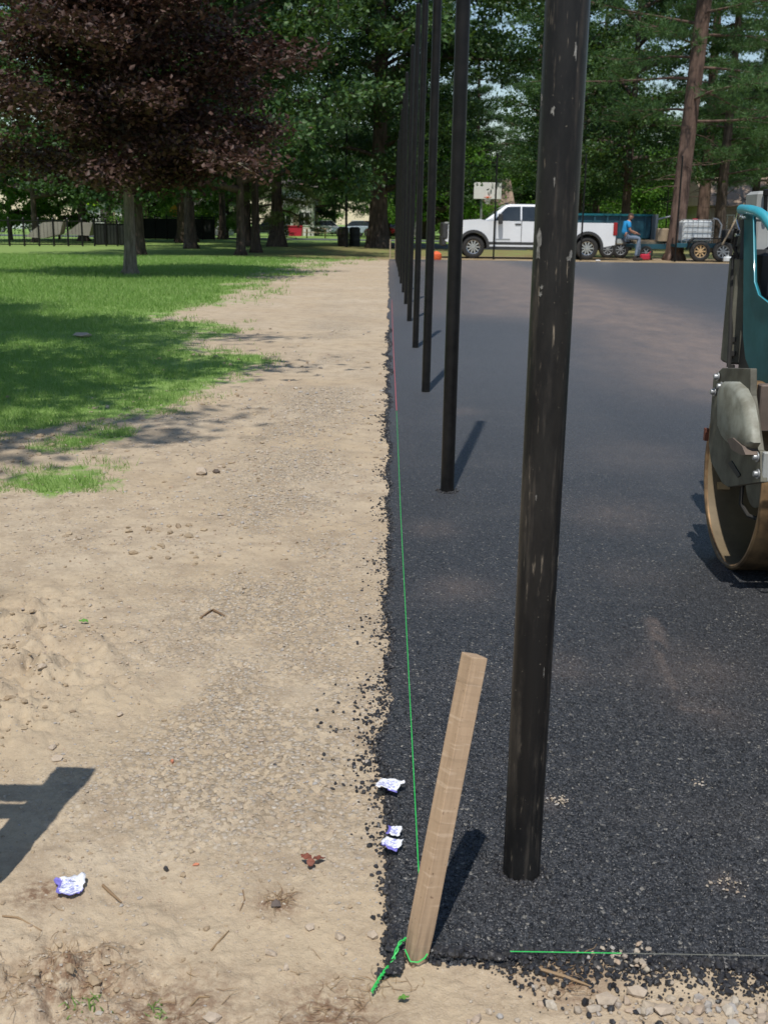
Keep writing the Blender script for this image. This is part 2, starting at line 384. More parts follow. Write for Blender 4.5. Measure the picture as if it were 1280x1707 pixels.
MT['jeans'] = surf('blue_jeans', (0.10, 0.14, 0.21), (0.2, 0.25, 0.32), 12, 0.9, 0, 0.005)
MT['boot'] = surf('boot', (0.05, 0.035, 0.025), (0.03, 0.025, 0.02), 20, 0.8)
MT['tank'] = surf('milky_plastic', (0.66, 0.68, 0.68), (0.5, 0.53, 0.54), 5, 0.45)
MT['orange'] = surf('orange_plastic', (0.85, 0.16, 0.05), (0.7, 0.12, 0.04), 9, 0.5)
MT['red'] = surf('red_paint', (0.50, 0.02, 0.05), (0.4, 0.02, 0.04), 3, 0.5)
MT['yellow'] = surf('yellow_sign', (0.80, 0.42, 0.02), (0.7, 0.36, 0.02), 5, 0.5)
MT['lime'] = surf('lime_sign', (0.42, 0.75, 0.02), (0.36, 0.66, 0.02), 5, 0.5)
MT['house'] = surf('pale_siding', (0.70, 0.68, 0.66), (0.6, 0.58, 0.56), 1, 0.8)
MT['house_tan'] = surf('tan_siding', (0.50, 0.40, 0.33), (0.42, 0.33, 0.27), 1, 0.8)
MT['roof'] = surf('shingle_roof', (0.15, 0.13, 0.12), (0.10, 0.09, 0.085), 4, 0.9, 0, 0.02)
MT['roof_tan'] = surf('tan_shingle_roof', (0.34, 0.25, 0.19), (0.27, 0.2, 0.15), 4, 0.9, 0, 0.02)
MT['galv'] = surf('galvanised_steel', (0.42, 0.43, 0.44), (0.33, 0.34, 0.35), 20, 0.4, 0.5)
MT['screen'] = surf('windscreen_fabric', (0.014, 0.018, 0.016), (0.03, 0.034, 0.03), 2, 0.85)
MT['tarp'] = surf('grey_tarp', (0.27, 0.24, 0.21), (0.2, 0.18, 0.155), 1.5, 0.8)
MT['board'] = surf('backboard_white', (0.80, 0.80, 0.79), (0.74, 0.74, 0.73), 3, 0.5)
MT['car_blue'] = surf('silver_blue_paint', (0.40, 0.48, 0.58), (0.34, 0.42, 0.52), 2, 0.25, coat=0.6)
MT['road'] = surf('old_road', (0.085, 0.095, 0.11), (0.07, 0.075, 0.085), 2, 0.8)
MT['barrel'] = surf('brown_barrel', (0.075, 0.055, 0.04), (0.05, 0.04, 0.03), 5, 0.7)
MT['wood'] = wood_mat('weathered_wood', (0.42, 0.33, 0.22), (0.30, 0.23, 0.16))
MT['leaf_brown'] = surf('dead_leaf', (0.24, 0.075, 0.045), (0.15, 0.05, 0.03), 60, 0.7)
MT['leaf_green'] = surf('fresh_leaf', (0.16, 0.34, 0.06), (0.12, 0.26, 0.05), 60, 0.6)
MT['orange_stone'] = surf('orange_stone', (0.60, 0.21, 0.11), (0.5, 0.2, 0.12), 80, 0.8)
def paper_mat():
    t = NT('printed_paper'); p = t.pos(True)
    at = t.n('Attribute'); at.attribute_name = 'print'
    n = t.noise(p, 130, 4, 0.6, (1, 2.2, 1))
    pr = t.math('MULTIPLY', t.ramp(n, 0.50, 0.54), t.ramp(at.outputs['Fac'], 0.25, 0.3))
    c = t.mix(t.math('MULTIPLY', pr, 0.8), (0.80, 0.81, 0.86), (0.20, 0.22, 0.55))
    c = t.mix(t.ramp(at.outputs['Fac'], 0.85, 0.88), c, (0.19, 0.17, 0.56))
    return t.fin(c, 0.55)
MT['paper'] = paper_mat()

# ------------------------------------------------------------------ ground
GB = [G(*p)[:2] for p in [(-160, 745), (-40, 722), (90, 706), (215, 696), (290, 672), (300, 648), (385, 626), (395, 600), (330, 578), (318, 548), (292, 522), (375, 500), (455, 462), (490, 440), (540, 434), (700, 428)]]
GBy = np.array([p[1] for p in GB]); GBx = np.array([p[0] for p in GB]); _o = np.argsort(GBy); GBy, GBx = GBy[_o], GBx[_o]
def grass_mask(x, y):
    xb = np.interp(y, GBy, GBx)
    soft = 0.30 + 0.055 * y
    m = 0.5 + (xb - x) / (2 * soft) + 0.9 * (fbm(x * 1.6, y * 0.9, 5, 31) - 0.5)
    # two thin tufts patches near the camera side of the lawn
    for (px, py, r) in ((85, 808, 0.42), (20, 832, 0.42), (110, 738, 0.28), (185, 722, 0.26)):
        g = G(px, py); d = np.hypot(x - g[0], (y - g[1]) * 0.8) / r
        m = np.maximum(m, 0.80 - 0.5 * d + .5 * (fbm(x * 5, y * 3, 4, 34) - .5))
    far = sst(44, 47, y)
    m = m * (1 - far) + far * 0.8
    return np.clip(m, 0, 1) * sst(4.4, 5.0, y)
def gravel_mask(x, y):
    a = np.exp(-((x + 0.28 + 0.03 * y) / 0.33) ** 2) * 0.8 * sst(1.72, 2.15, y + .25 * (x + .3))
    a = a + 0.9 * sst(0.35, 0.75, x) * sst(1.75, 1.62, y)
    return np.clip(a * sst(0.35, 0.6, fbm(x * 2.5, y * 1.5, 3, 5)) * 1.4, 0, 1) * sst(25, 8, y) + 0.25 * sst(0.5, 0.7, fbm(x * 1.6, y, 3, 77)) * sst(1.7, 2.2, y)
def root_mask(x, y):
    m = 0 * x
    for (px, py, r) in ((130, 1640, 0.11), (460, 1505, 0.045), (270, 1700, 0.12), (550, 1690, 0.09), (950, 1640, 0.06), (70, 1490, 0.05)):
        g = G(px, py); m = np.maximum(m, np.exp(-((x - g[0]) ** 2 + (y - g[1]) ** 2) / r ** 2))
    return m
def sand_mask(x, y):
    m = 0 * x
    for (px, py, r) in ((230, 1560, .16), (380, 1600, .18), (620, 1640, .10), (520, 1640, .12), (60, 1230, .16), (150, 1150, .16), (500, 1580, .1)):
        g = G(px, py); m = np.maximum(m, np.exp(-((x - g[0]) ** 2 + (y - g[1]) ** 2) / r ** 2))
    return m
def litter_mask(x, y): return np.clip(sst(38.6, 40.0, y + 2.0 * (fbm(x * .3, y * .3, 3, 3) - .5)) * (0.9 - 0.75 * sst(-2, -8, x)) * sst(80, 60, y), 0, 1)
def dirt_h(x, y):
    h = 0.024 * (fbm(x * 2.3, y * 2.3, 4, 1) - 0.5) + 0.014 * (fbm(x * 14, y * 14, 4, 2) - 0.5)
    h = h + 0.0035 * (fbm(x * 90, y * 90, 3, 27) - 0.5)
    rid = fbm(x * 30, y * 30, 4, 23); h = h + 0.007 * np.abs(rid - 0.5) * 2 * sst(0.42, 0.6, fbm(x * 3.1, y * 3.1, 3, 29))
    g = gravel_mask(x, y); w, i = worley(x * 75, y * 75, 8); w2, i2 = worley(x * 30 + 7, y * 30, 4)
    h = h + 0.0035 * g * (1 - w) * (i > 0.35) + 0.006 * g * (0.55 - w2) * (i2 > 0.72) * (w2 < 0.55)
    clod = 0
    for (px, py, r) in ((60, 1100, 0.30), (20, 1180, 0.2), (120, 1640, 0.14), (15, 1040, 0.25)):
        q = G(px, py); clod = np.maximum(clod, np.exp(-((x - q[0]) ** 2 + (y - q[1]) ** 2) / r ** 2))
    h = h + clod * 0.16 * (np.abs(fbm(x * 11, y * 11, 5, 40) - 0.5) - 0.06)
    return h
# large sheet
def sheet(name, xs, ys, zf, mat, attrs, label=None):
    X, Y = np.meshgrid(xs, ys); Z = zf(X, Y)
    me = raw_mesh(name, np.stack([X, Y, Z], -1).reshape(-1, 3), quads=grid_faces(len(ys), len(xs)), smooth=True)
    for k, f in attrs.items(): attr(me, k, f(X, Y))
    o = link(name, me, mat); tag(o, label, kind='structure'); return o
zero = lambda x, y: 0 * x
GA = dict(sand=sand_mask, grass=grass_mask, gravel=gravel_mask, rootmat=root_mask, litter=litter_mask)
def geom(a, b, n): return np.geomspace(a, b, n)
xs = np.concatenate([-geom(16, 900, 30)[::-1], np.arange(-15.8, 2.2, 0.12), geom(2.5, 900, 40)])
ys = np.concatenate([-geom(1, 60, 12)[::-1], np.arange(0, 2, .5), np.arange(2, 12, 0.25), np.arange(12, 46, 0.12), geom(46.5, 1200, 60)])
sheet('ground', xs, ys, lambda x, y: -0.006 - 0.05 * sst(12, 11.2, y) + 0.03 * (fbm(x * .6, y * .6, 3, 9) - .5) * sst(12, 14, y) * sst(-0.5, -1.5, x), MT['ground'], GA)
def edge_x(y): return 0.004 + 0.035 * (fbm(y * 3.0, y * 0 + 2, 5, 50) - 0.5) * np.clip(1 + y * .10, 1, 3) + 0.012 * (vn(y * 40, y * 0, 3) - .5)
def edge_y(x): return 1.600 - 0.05 * sst(0.25, 0.8, x) + 0.07 * (fbm(x * 5.0, x * 0 + 1, 5, 51) - 0.5)
def under(x, y): return -0.04 * sst(0.012, 0.04, np.minimum(x - edge_x(y), y - edge_y(x)))
# detailed near strip of bare dirt, widening away from the camera position like a path verge
v = geom(1.12, 12.2, 600); u = np.linspace(0, 1, 330)
Yv = np.repeat(v[:, None], 330, 1); Xv = 0.10 - u[None, :] * (0.47 * Yv + 0.45)
Zv = dirt_h(Xv, Yv) * sst(12, 9, Yv) + 0.004 * sst(9, 12, Yv) + under(Xv, Yv)
me = raw_mesh('dirt_verge', np.stack([Xv, Yv, Zv], -1).reshape(-1, 3), quads=grid_faces(600, 330), smooth=True)
for k, f in GA.items(): attr(me, k, f(Xv, Yv))
tag(link('dirt_verge', me, MT['ground']), kind='structure')
v = np.arange(1.12, 1.74, 0.0045); u = np.arange(0.098, 1.05, 0.0045)
X, Y = np.meshgrid(u, v)
me = raw_mesh('dirt_strip', np.stack([X, Y, dirt_h(X, Y) - 0.001 + under(X, Y)], -1).reshape(-1, 3), quads=grid_faces(len(v), len(u)), smooth=True)
for k, f in GA.items(): attr(me, k, f(X, Y))
tag(link('dirt_strip', me, MT['ground']), kind='structure')

# ------------------------------------------------------------------ asphalt
CURVE = [G(*p)[:2] for p in [(790, 436), (850, 452), (930, 480), (1020, 515), (1120, 560), (1200, 610), (1300, 650)]]
CURVE2 = [G(*p)[:2] for p in [(690, 438), (760, 446), (840, 470), (860, 520)]]
CURVE3 = [G(*p)[:2] for p in [(1088, 1040), (1105, 1110), (1128, 1188), (1190, 1192)]]
def dcurve(x, y, C):
    d = np.full(x.shape, 99.0)
    for a, b in zip(C[:-1], C[1:]):
        ab = b - a; t = np.clip(((x - a[0]) * ab[0] + (y - a[1]) * ab[1]) / (ab @ ab), 0, 1)
        d = np.minimum(d, np.hypot(x - a[0] - t * ab[0], y - a[1] - t * ab[1]))
    return d
SPOTS = [(760, 985, 0.10, .7), (1030, 860, 0.22, .5), (940, 1115, 0.08, .45), (1150, 1130, 0.16, .45), (1170, 1185, 0.10, .5), (905, 1345, 0.035, .5), (1210, 1480, 0.03, .4), (770, 688, 0.12, .7), (720, 885, .10, .5), (1060, 960, .15, .25), (1070, 760, .3, .35), (720, 440, 1.5, .7)]
SP = [(G(a, b)[:2], r, s) for a, b, r, s in SPOTS]
def dust(x, y):
    m = 1.0 * np.exp(-(dcurve(x, y, CURVE) / 0.95) ** 2) + 0.42 * np.exp(-(dcurve(x, y, CURVE3) / 0.026) ** 2) * sst(.35, .6, fbm(x * 30, y * 12, 4, 44)) + 0.7 * np.exp(-(dcurve(x, y, CURVE2) / 1.3) ** 2)
    m = m + 0.30 * np.exp(-((x - 0.05) / 0.1) ** 2) * sst(10, 30, y)
    for g, r, s in SP: m = np.maximum(m, 0.5 * s * np.exp(-((x - g[0]) ** 2 + ((y - g[1]) * 0.8) ** 2) / r ** 2) * (0.35 + 1.1 * fbm(x * 20, y * 14, 3, 21)))
    return np.clip(m, 0, 0.9)
def far_sheen(x, y): return sst(2.2, 10.5, y)  # painted sheen, growing with distance from the camera
AA = dict(dust=dust, far_sheen=far_sheen)
ys = np.concatenate([np.arange(1.7, 12, 0.12), np.arange(12, 39.4, 0.2), [39.5]])
us = np.concatenate([np.linspace(0, 0.02, 3), geom(0.05, 22, 90)])
Yb = np.repeat(ys[:, None], len(us), 1); Xb = edge_x(Yb) + us[None, :] + 0.06 * sst(5, 4.5, Yb)
Zb = 0.004 + 0.006 * sst(0, 0.02, us)[None, :] + 0 * Xb - 0.004 * sst(5, 4.8, Yb)
Yb = np.where(Yb > 39.3, Yb + 0.12 * fbm(Xb * 3, Xb * 0, 3, 4), Yb)
me = raw_mesh('asphalt', np.stack([Xb, Yb, Zb], -1).reshape(-1, 3), quads=grid_faces(len(ys), len(us)), smooth=True)
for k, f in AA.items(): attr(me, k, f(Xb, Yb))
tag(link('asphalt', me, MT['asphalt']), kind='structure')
nv, nu = 700, 360
v = geom(1.45, 5.0, nv); u = np.linspace(0, 1, nu)
Yv = np.repeat(v[:, None], nu, 1); Xv = -0.05 + u[None, :] * (0.39 * Yv + 0.33)
d = np.minimum(Xv - edge_x(Yv), Yv - edge_y(Xv))
w, i = worley(Xv * 130, Yv * 130, 12); w2, i2 = worley(Xv * 200 + 3, Yv * 200, 13)
rel = 1.25 - 1.0 * sst(1.9, 4.6, Yv)
Zv = -0.012 + 0.021 * sst(-0.02, 0.02, d) + (0.0062 * (0.6 - w) * (0.3 + i) + 0.0018 * (0.5 - w2) + 0.004 * (fbm(Xv * 12, Yv * 12, 3, 6) - .5)) * rel
Zv += 0.008 * (1 - sst(0, 0.12, d)) * (d > -.02) * (fbm(Xv * 45, Yv * 45, 3, 16) - 0.45)
me = raw_mesh('asphalt_edge', np.stack([Xv, Yv, Zv], -1).reshape(-1, 3), quads=grid_faces(nv, nu), smooth=False)
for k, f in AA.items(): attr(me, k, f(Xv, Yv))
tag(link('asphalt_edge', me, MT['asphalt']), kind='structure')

# road, path far behind
r = MB(); r.prism([(-140, 84), (160, 80), (160, 87), (-140, 91)], -0.002, 0.03, 'z'); tag(r.build('road', MT['road']), kind='structure')
r = MB(); r.prism([(-0.3, 59), (7, 58), (7, 72), (-0.3, 73)], 0.0, 0.02, 'z'); tag(r.build('parking_lane', MT['road']), kind='structure')

# ------------------------------------------------------------------ loose stones
ICO_V, ICO_F = None, None
def ico():
    t = (1 + 5 ** .5) / 2
    v = np.array([(-1, t, 0), (1, t, 0), (-1, -t, 0), (1, -t, 0), (0, -1, t), (0, 1, t), (0, -1, -t), (0, 1, -t), (t, 0, -1), (t, 0, 1), (-t, 0, -1), (-t, 0, 1)], float)
    f = np.array([(0, 11, 5), (0, 5, 1), (0, 1, 7), (0, 7, 10), (0, 10, 11), (1, 5, 9), (5, 11, 4), (11, 10, 2), (10, 7, 6), (7, 1, 8), (3, 9, 4), (3, 4, 2), (3, 2, 6), (3, 6, 8), (3, 8, 9), (4, 9, 5), (2, 4, 11), (6, 2, 10), (8, 6, 7), (9, 8, 1)])
    return v / np.linalg.norm(v, axis=1)[:, None], f
ICO_V, ICO_F = ico()
def stones(name, pos, size, mat, flat=0.6, smooth=False):
    n = len(pos); V = np.repeat(ICO_V[None], n, 0) * (1 + 0.30 * rng.uniform(-1, 1, (n, 12, 1)))
    V = V * np.stack([rng.uniform(0.8, 1.3, n), rng.uniform(.6, 1.0, n), np.full(n, flat) * rng.uniform(.7, 1.3, n)], 1)[:, None]
    a = rng.uniform(0, 6.28, n); ca, sa = np.cos(a)[:, None], np.sin(a)[:, None]
    X = V[:, :, 0] * ca - V[:, :, 1] * sa; Y = V[:, :, 0] * sa + V[:, :, 1] * ca
    V = np.stack([X, Y, V[:, :, 2]], -1) * (size / 2)[:, None, None] + pos[:, None]
    f = (ICO_F[None] + (np.arange(n) * 12)[:, None, None]).reshape(-1, 3)
    o = link(name, raw_mesh(name, V.reshape(-1, 3), tris=f, smooth=smooth), mat); return o
def zd(x, y): return dirt_h(x, y)
n = 15000
y = 1.15 * np.exp(rng.uniform(0, 1, n) * math.log(13 / 1.15)); x = 0.0 - rng.uniform(0, 1, n) * (0.42 * y + 0.3)
keep = rng.uniform(0, 1, n) < (0.10 + 0.9 * gravel_mask(x, y)) * (1 - grass_mask(x, y)); x, y = x[keep], y[keep]
sz = (0.0028 + 0.011 * rng.uniform(0, 1, len(x)) ** 4.5) * np.clip(y / 2.6, 0.9, 3)
o = stones('gravel', np.stack([x, y, zd(x, y) + sz * 0.10], -1), sz, MT['stone'])
tag(o, 'small pale gravel scattered over the bare dirt beside the asphalt', 'gravel', kind='stuff')
n = 4200; y = 1.15 * np.exp(rng.uniform(0, 1, n) * math.log(11 / 1.15)); x = -0.02 - rng.uniform(0, 1, n) * (0.42 * y + 0.3)
cm = 0 * x
for (px, py, r) in ((60, 1100, .22), (20, 1180, .18), (120, 1640, .12), (110, 1060, .12), (15, 1040, .2), (20, 745, .5), (330, 600, .6), (250, 900, .35)):
    q = G(px, py); cm = np.maximum(cm, np.exp(-((x - q[0]) ** 2 + (y - q[1]) ** 2) / r ** 2))
keep = rng.uniform(0, 1, n) < (.10 + .9 * cm + .3 * sst(.52, .7, fbm(x * 2.2, y * 2.2, 4, 93))) * (1 - .8 * grass_mask(x, y)); x, y, cm = x[keep], y[keep], cm[keep]
sz = (.005 + (.010 + .016 * cm) * rng.uniform(0, 1, len(x)) ** 2.2) * np.clip(y / 3, .9, 2.5)
o = stones('earth_clods', np.stack([x, y, zd(x, y) + sz * .12], -1), sz, MT['clod'], .6)
tag(o, 'crumbly brown earth clods broken up on the dirt', 'clods', kind='stuff')
n = 34000; y = 1.15 * np.exp(rng.uniform(0, 1, n) * math.log(8 / 1.15)); x = 0.0 - rng.uniform(0, 1, n) * (0.42 * y + 0.3)
keep = rng.uniform(0, 1, n) < (0.16 + 0.8 * gravel_mask(x, y) + 0.6 * sst(.5, .65, fbm(x * 4, y * 4, 3, 90))) * (1 - grass_mask(x, y)) * (1 - .7 * sand_mask(x, y)); x, y = x[keep], y[keep]
OV = np.array([(1, 0, 0), (0, 1, 0), (-1, 0, 0), (0, -1, 0), (0, 0, 1), (0, 0, -1.)]); OF = np.array([(0, 1, 4), (1, 2, 4), (2, 3, 4), (3, 0, 4), (1, 0, 5), (2, 1, 5), (3, 2, 5), (0, 3, 5)])
k = len(x); sz = (0.0014 + 0.0035 * rng.uniform(0, 1, k) ** 2.5) * np.clip(y / 2.4, .9, 2.5)
V = OV[None] * (1 + .5 * rng.uniform(-1, 1, (k, 6, 1))) * sz[:, None, None] * np.array([1, 1, .6]); a = rng.uniform(0, 6.28, k)
V = np.stack([V[:, :, 0] * np.cos(a)[:, None] - V[:, :, 1] * np.sin(a)[:, None], V[:, :, 0] * np.sin(a)[:, None] + V[:, :, 1] * np.cos(a)[:, None], V[:, :, 2]], -1) + np.stack([x, y, zd(x, y) + sz * .2], -1)[:, None]
o = link('grit', raw_mesh('grit', V.reshape(-1, 3), tris=(OF[None] + (np.arange(k) * 6)[:, None, None]).reshape(-1, 3)), MT['stone'])
tag(o, 'fine angular grit strewn over the bare dirt', 'grit', kind='stuff')
n = 3200; x = rng.uniform(0.12, 0.95, n); y = 1.53 - rng.uniform(0, 1, n) ** 1.3 * 0.40 - 0.03 * (x > .3)
keep = rng.uniform(0, 1, n) < 0.12 + 0.9 * sst(0.22, 0.5, x); x, y = x[keep], y[keep]
sz = 0.0035 + 0.0195 * rng.uniform(0, 1, len(x)) ** 3.4
o = stones('gravel', np.stack([x, y, zd(x, y) + sz * 0.15], -1), sz, MT['stone'], 0.65)
tag(o, 'pale rubble stones along the near end of the asphalt', 'gravel', kind='stuff')
n = 5200
y = 1.55 * np.exp(rng.uniform(0, 1, n) ** 1.25 * math.log(13 / 1.55))
clump = fbm(y * 4.5, 0 * y, 3, 60)
x = edge_x(y) + 0.02 - rng.exponential(0.026, n) * (0.30 + 2.6 * np.clip(clump - 0.3, 0, 1)) * (1.05 - 0.55 * sst(2.5, 6, y))
sz = (0.005 + 0.008 * rng.uniform(0, 1, n) ** 2) * np.clip(y / 4.5, 1, 2.2)
o = stones('asphalt_crumbs', np.stack([x, y, np.where(x > edge_x(y), 0.008, zd(x, y)) + sz * 0.16], -1), sz, MT['crumb'], 0.8)
tag(o, 'black asphalt crumbs spilled along the long edge onto the dirt', 'asphalt crumbs', kind='stuff')
n = 4200; x = rng.uniform(0.06, 1.0, n); y = edge_y(x) + 0.02 - rng.exponential(0.028, n) * (0.3 + 2.4 * np.clip(fbm(x * 7, x * 0, 3, 61) - .3, 0, 1)) * (0.6 + x)
sz = 0.0032 + 0.0115 * rng.uniform(0, 1, n) ** 3
o = stones('asphalt_crumbs', np.stack([x, y, np.where(y > edge_y(x), 0.008, zd(x, y)) + sz * 0.2], -1), sz, MT['crumb'], 0.8)
tag(o, 'black asphalt crumbs spilled across the near end onto the rubble', 'asphalt crumbs', kind='stuff')
for k_, (px, py, rr, n, lab) in enumerate(((932, 1345, .022, 46, 'pale grit dropped on the asphalt right of the thick post foot'), (1212, 1485, .03, 40, 'pale grit dropped on the near right asphalt'), (1040, 1606, .05, 60, 'tan clods pushed onto the near edge of the asphalt'), (1165, 1315, .02, 14, 'a few tan grains on the asphalt at right'))):
    g = G(px, py); P_ = np.stack([g[0] + rng.normal(0, rr * .6, n), g[1] + rng.normal(0, rr * .5, n), np.full(n, .014)], -1)
    o = stones('spilled_grit', P_ - np.array([g[0], g[1], 0]), .0025 + (.011 if k_ == 2 else .006) * rng.uniform(0, 1, n) ** 2, MT['stone'], .6); o.location = (g[0], g[1], 0)
    tag(o, lab, 'grit', kind='stuff')
for (px, py, rr, lab) in ((868, 1461, .0345, 'ring of loose black crumbs round the thick post foot'), (745, 822, .0302, 'ring of loose black crumbs round the second post foot')):
    g = G(px, py); n = 130; a = rng.uniform(0, 6.28, n); d = rr + .002 + np.abs(rng.normal(0, .010, n)); sz = rng.uniform(.004, .011, n)
    o = stones('asphalt_crumbs', np.stack([np.cos(a) * d, np.sin(a) * d, .010 + sz * .2], -1), sz, MT['crumb'], .8); o.location = (g[0], g[1], 0); tag(o, lab, 'asphalt crumbs', kind='stuff')
# rolled aggregate lying proud of the new surface
n = 7000; y = 1.58 * np.exp(rng.uniform(0, 1, n) * math.log(3.0)); x = 0.03 + rng.uniform(0, 1, n) * (0.38 * y + .2)
keep = rng.uniform(0, 1, n) < sst(4.5, 1.7, y) * 0.9; x, y = x[keep], y[keep]; sz = 0.0035 + 0.0045 * rng.uniform(0, 1, len(x)) ** 1.5
o = stones('asphalt_aggregate', np.stack([x, y, 0.0095 + 0 * x], -1), sz, MT['crumb'], 0.7)
tag(o, 'coarse black aggregate standing proud on the near asphalt', 'aggregate', kind='stuff')

def stone_thing(px, py, size, label, mat='stone', cat='stone', flat=0.6, name='stone', group=None):
    g = G(px, py); me_pos = np.array([[0, 0, 0.0]])
    import numpy
    o = stones(name, me_pos, np.array([size]), MT[mat], flat, False)
    o.location = (g[0], g[1], float(zd(np.array([g[0]]), np.array([g[1]]))[0]) + size * flat * 0.30)
    return tag(o, label, cat, group)
for a in [(95, 1270, .026, 'grey angular stone just above the ladder-like shadow'), (88, 1248, .021, 'brown rounded stone above the grey angular one'),
          (335, 788, .075, 'tan rounded stone beside a brown clod in the middle of the dirt'), (515, 1548, .020, 'flat tan stone near the bottom, short of the green tail'),
          (566, 1564, .021, 'pitted grey-brown pebble left of the wooden stake foot'), (452, 1590, .020, 'half-buried smooth stone low in the bare sand'),
          (620, 1560, .018, 'small dark-sided stone near the stake foot'), (355, 1700, .024, 'pale stone at the very bottom edge of the dirt'), (477, 1618, .015, 'pale yellow pebble in the sandy patch'),
          (200, 1195, .020, 'white chip lying in the gravel right of the clods'), (73, 1130, .024, 'grey chip below the cracked clods'), (1010, 1672, .030, 'blue-grey stone in the rubble below the string'),
          (1105, 1690, .028, 'bluish stone at the lower right in the rubble'), (1062, 1660, .026, 'flat cream stone under the near end of the asphalt')]:
    stone_thing(*a)
stone_thing(288, 1273, .016, 'orange-red chip of brick lying on the gravel', 'orange_stone', 'brick chip', name='brick_chip')
stone_thing(327, 1443, .011, 'tiny orange-pink chip below the gravel', 'orange_stone', 'brick chip', name='brick_chip')
stone_thing(277, 1446, .014, 'black asphalt lump alone on the dirt left of centre', 'crumb', 'asphalt lump', .8, 'asphalt_lump')
stone_thing(362, 787, .06, 'reddish brown clod behind the tan rounded stone', 'brownsteel', 'clod', .4, 'clod')
stone_thing(460, 1508, .020, 'dark brown root clod in the bare sand', 'brownsteel', 'clod', .5, 'clod')
stone_thing(140, 563, .28, 'flat pale stone lying in the shaded lawn', 'stone', 'stone', .3)

# ------------------------------------------------------------------ grass blades
def blades(name, x, y, z, hgt, wid, mat):
    n = len(x); a = rng.uniform(0, 6.28, n); lx, ly = rng.normal(0, .45, n) * hgt, rng.normal(0, .45, n) * hgt
    b = np.stack([x, y, z], -1); s = np.stack([np.cos(a) * wid / 2, np.sin(a) * wid / 2, 0 * a], -1)
    tip = b + np.stack([lx, ly, hgt], -1)
    V = np.stack([b - s, b + s, tip], 1).reshape(-1, 3); f = np.arange(3 * n).reshape(-1, 3)
    return link(name, raw_mesh(name, V, tris=f), mat)
n = 300000; y = 4.8 * np.exp(rng.uniform(0, 1, n) * math.log(40 / 4.8)); x = -0.2 - rng.uniform(0, 1, n) * (0.42 * y)
m = grass_mask(x, y) + 0.9 * (fbm(x * 6, y * 4, 3, 71) - .5); keep = rng.uniform(.35, 1.0, n) < m; x, y = x[keep], y[keep]
hh = rng.uniform(.02, .06, len(x)) * np.clip(y / 14, .9, 1.5)
o = blades('grass', x, y, 0 * x - .004, hh, 0.004 * np.clip(y / 6, 1, 5), MT['grass_blade'])
tag(o, 'short green lawn grass thinning out into the bare dirt', 'grass', kind='stuff')
for nm, lab, spots, mat in (('weed_tuft', 'few green grass blades at the bottom left corner', [(150, 1690, .03, 26)], 'grass_blade'), ('weed_tuft', 'thin green sprout at the bottom edge beside dry roots', [(262, 1690, .02, 14)], 'grass_blade'),
                            ('dry_roots', 'tangle of dry roots in the dark soil at the lower left', [(120, 1640, .09, 110), (50, 1600, .10, 40)], 'dry'), ('dry_roots', 'wispy dry roots at the bottom below the sandy patch', [(270, 1695, .12, 60), (560, 1690, .10, 60)], 'dry'),
                            ('dry_roots', 'dry root bundle at the near end of the asphalt', [(930, 1630, .05, 60), (640, 1640, .05, 26)], 'dry'), ('dry_roots', 'small dark root tuft in the sandy patch', [(465, 1500, .018, 40)], 'dry')):
    X, Y = [], []
    for px, py, r, k in spots:
        g = G(px, py); X += list(g[0] + rng.normal(0, r * .5, k)); Y += list(g[1] + rng.normal(0, r * .5, k))
    X, Y = np.array(X), np.array(Y); k = len(X); c = np.array([X.mean(), Y.mean(), 0]); Z = zd(X, Y)
    mb = MB()
    for q in range(k):
        L = random.uniform(.012, .045); a = random.uniform(0, 6.28); p = [(X[q], Y[q], Z[q] + .001)]; up = .5 if mat == 'dry' else 1.3
        for s in (1, 2, 3):
            a += random.uniform(-.7, .7); p.append((p[-1][0] + math.cos(a) * L / 3 * (1 if mat == 'dry' else .4), p[-1][1] + math.sin(a) * L / 3 * (1 if mat == 'dry' else .4), max(Z[q] + .001, p[-1][2] + random.uniform(-.4, .7) * L / 3 * up)))
        mb.tube(p, [.0006, .0006, .0005, .0003] if mat == 'dry' else [.0016, .0014, .001, .0003], 3)
    o = mb.build(nm, MT[mat], origin=c, loc=c); tag(o, lab, 'weeds' if 'weed' in nm else 'roots', kind='stuff')
def twig(pts, r, label, mat='dry', name='twig'):
    P = [G(*p) for p in pts]; P = [np.array([p[0], p[1], float(zd(p[0:1], p[1:2])[0]) + r * 1.2]) for p in P]; c = P[0]
    o = MB().tube(P, [r] * (len(P) - 1) + [r * .5], 6).build(name, MT[mat], origin=c, loc=c, smooth=True); tag(o, label, 'twig')
twig([(172, 1477), (185, 1490), (203, 1505)], .0028, 'brown twig right of the crumpled paper on the dirt')
twig([(352, 1585), (368, 1567), (382, 1550)], .0016, 'thin dry stem lying slanted in the sandy patch')
twig([(335, 1035), (347, 1025), (356, 1021), (375, 1033)], .004, 'bent dark twig in the middle of the dirt')
twig([(5, 1530), (30, 1532), (70, 1548)], .0018, 'pale root strand near the lower left edge')
twig([(318, 1680), (332, 1664), (350, 1666)], .0018, 'curled dark twig at the bottom of the dirt')
twig([(405, 1483), (408, 1500), (400, 1515)], .0014, 'hooked thin stem left of the brown leaf')
twig([(895, 1622), (940, 1636), (985, 1650)], .0032, 'brown root lying along the near end of the asphalt')

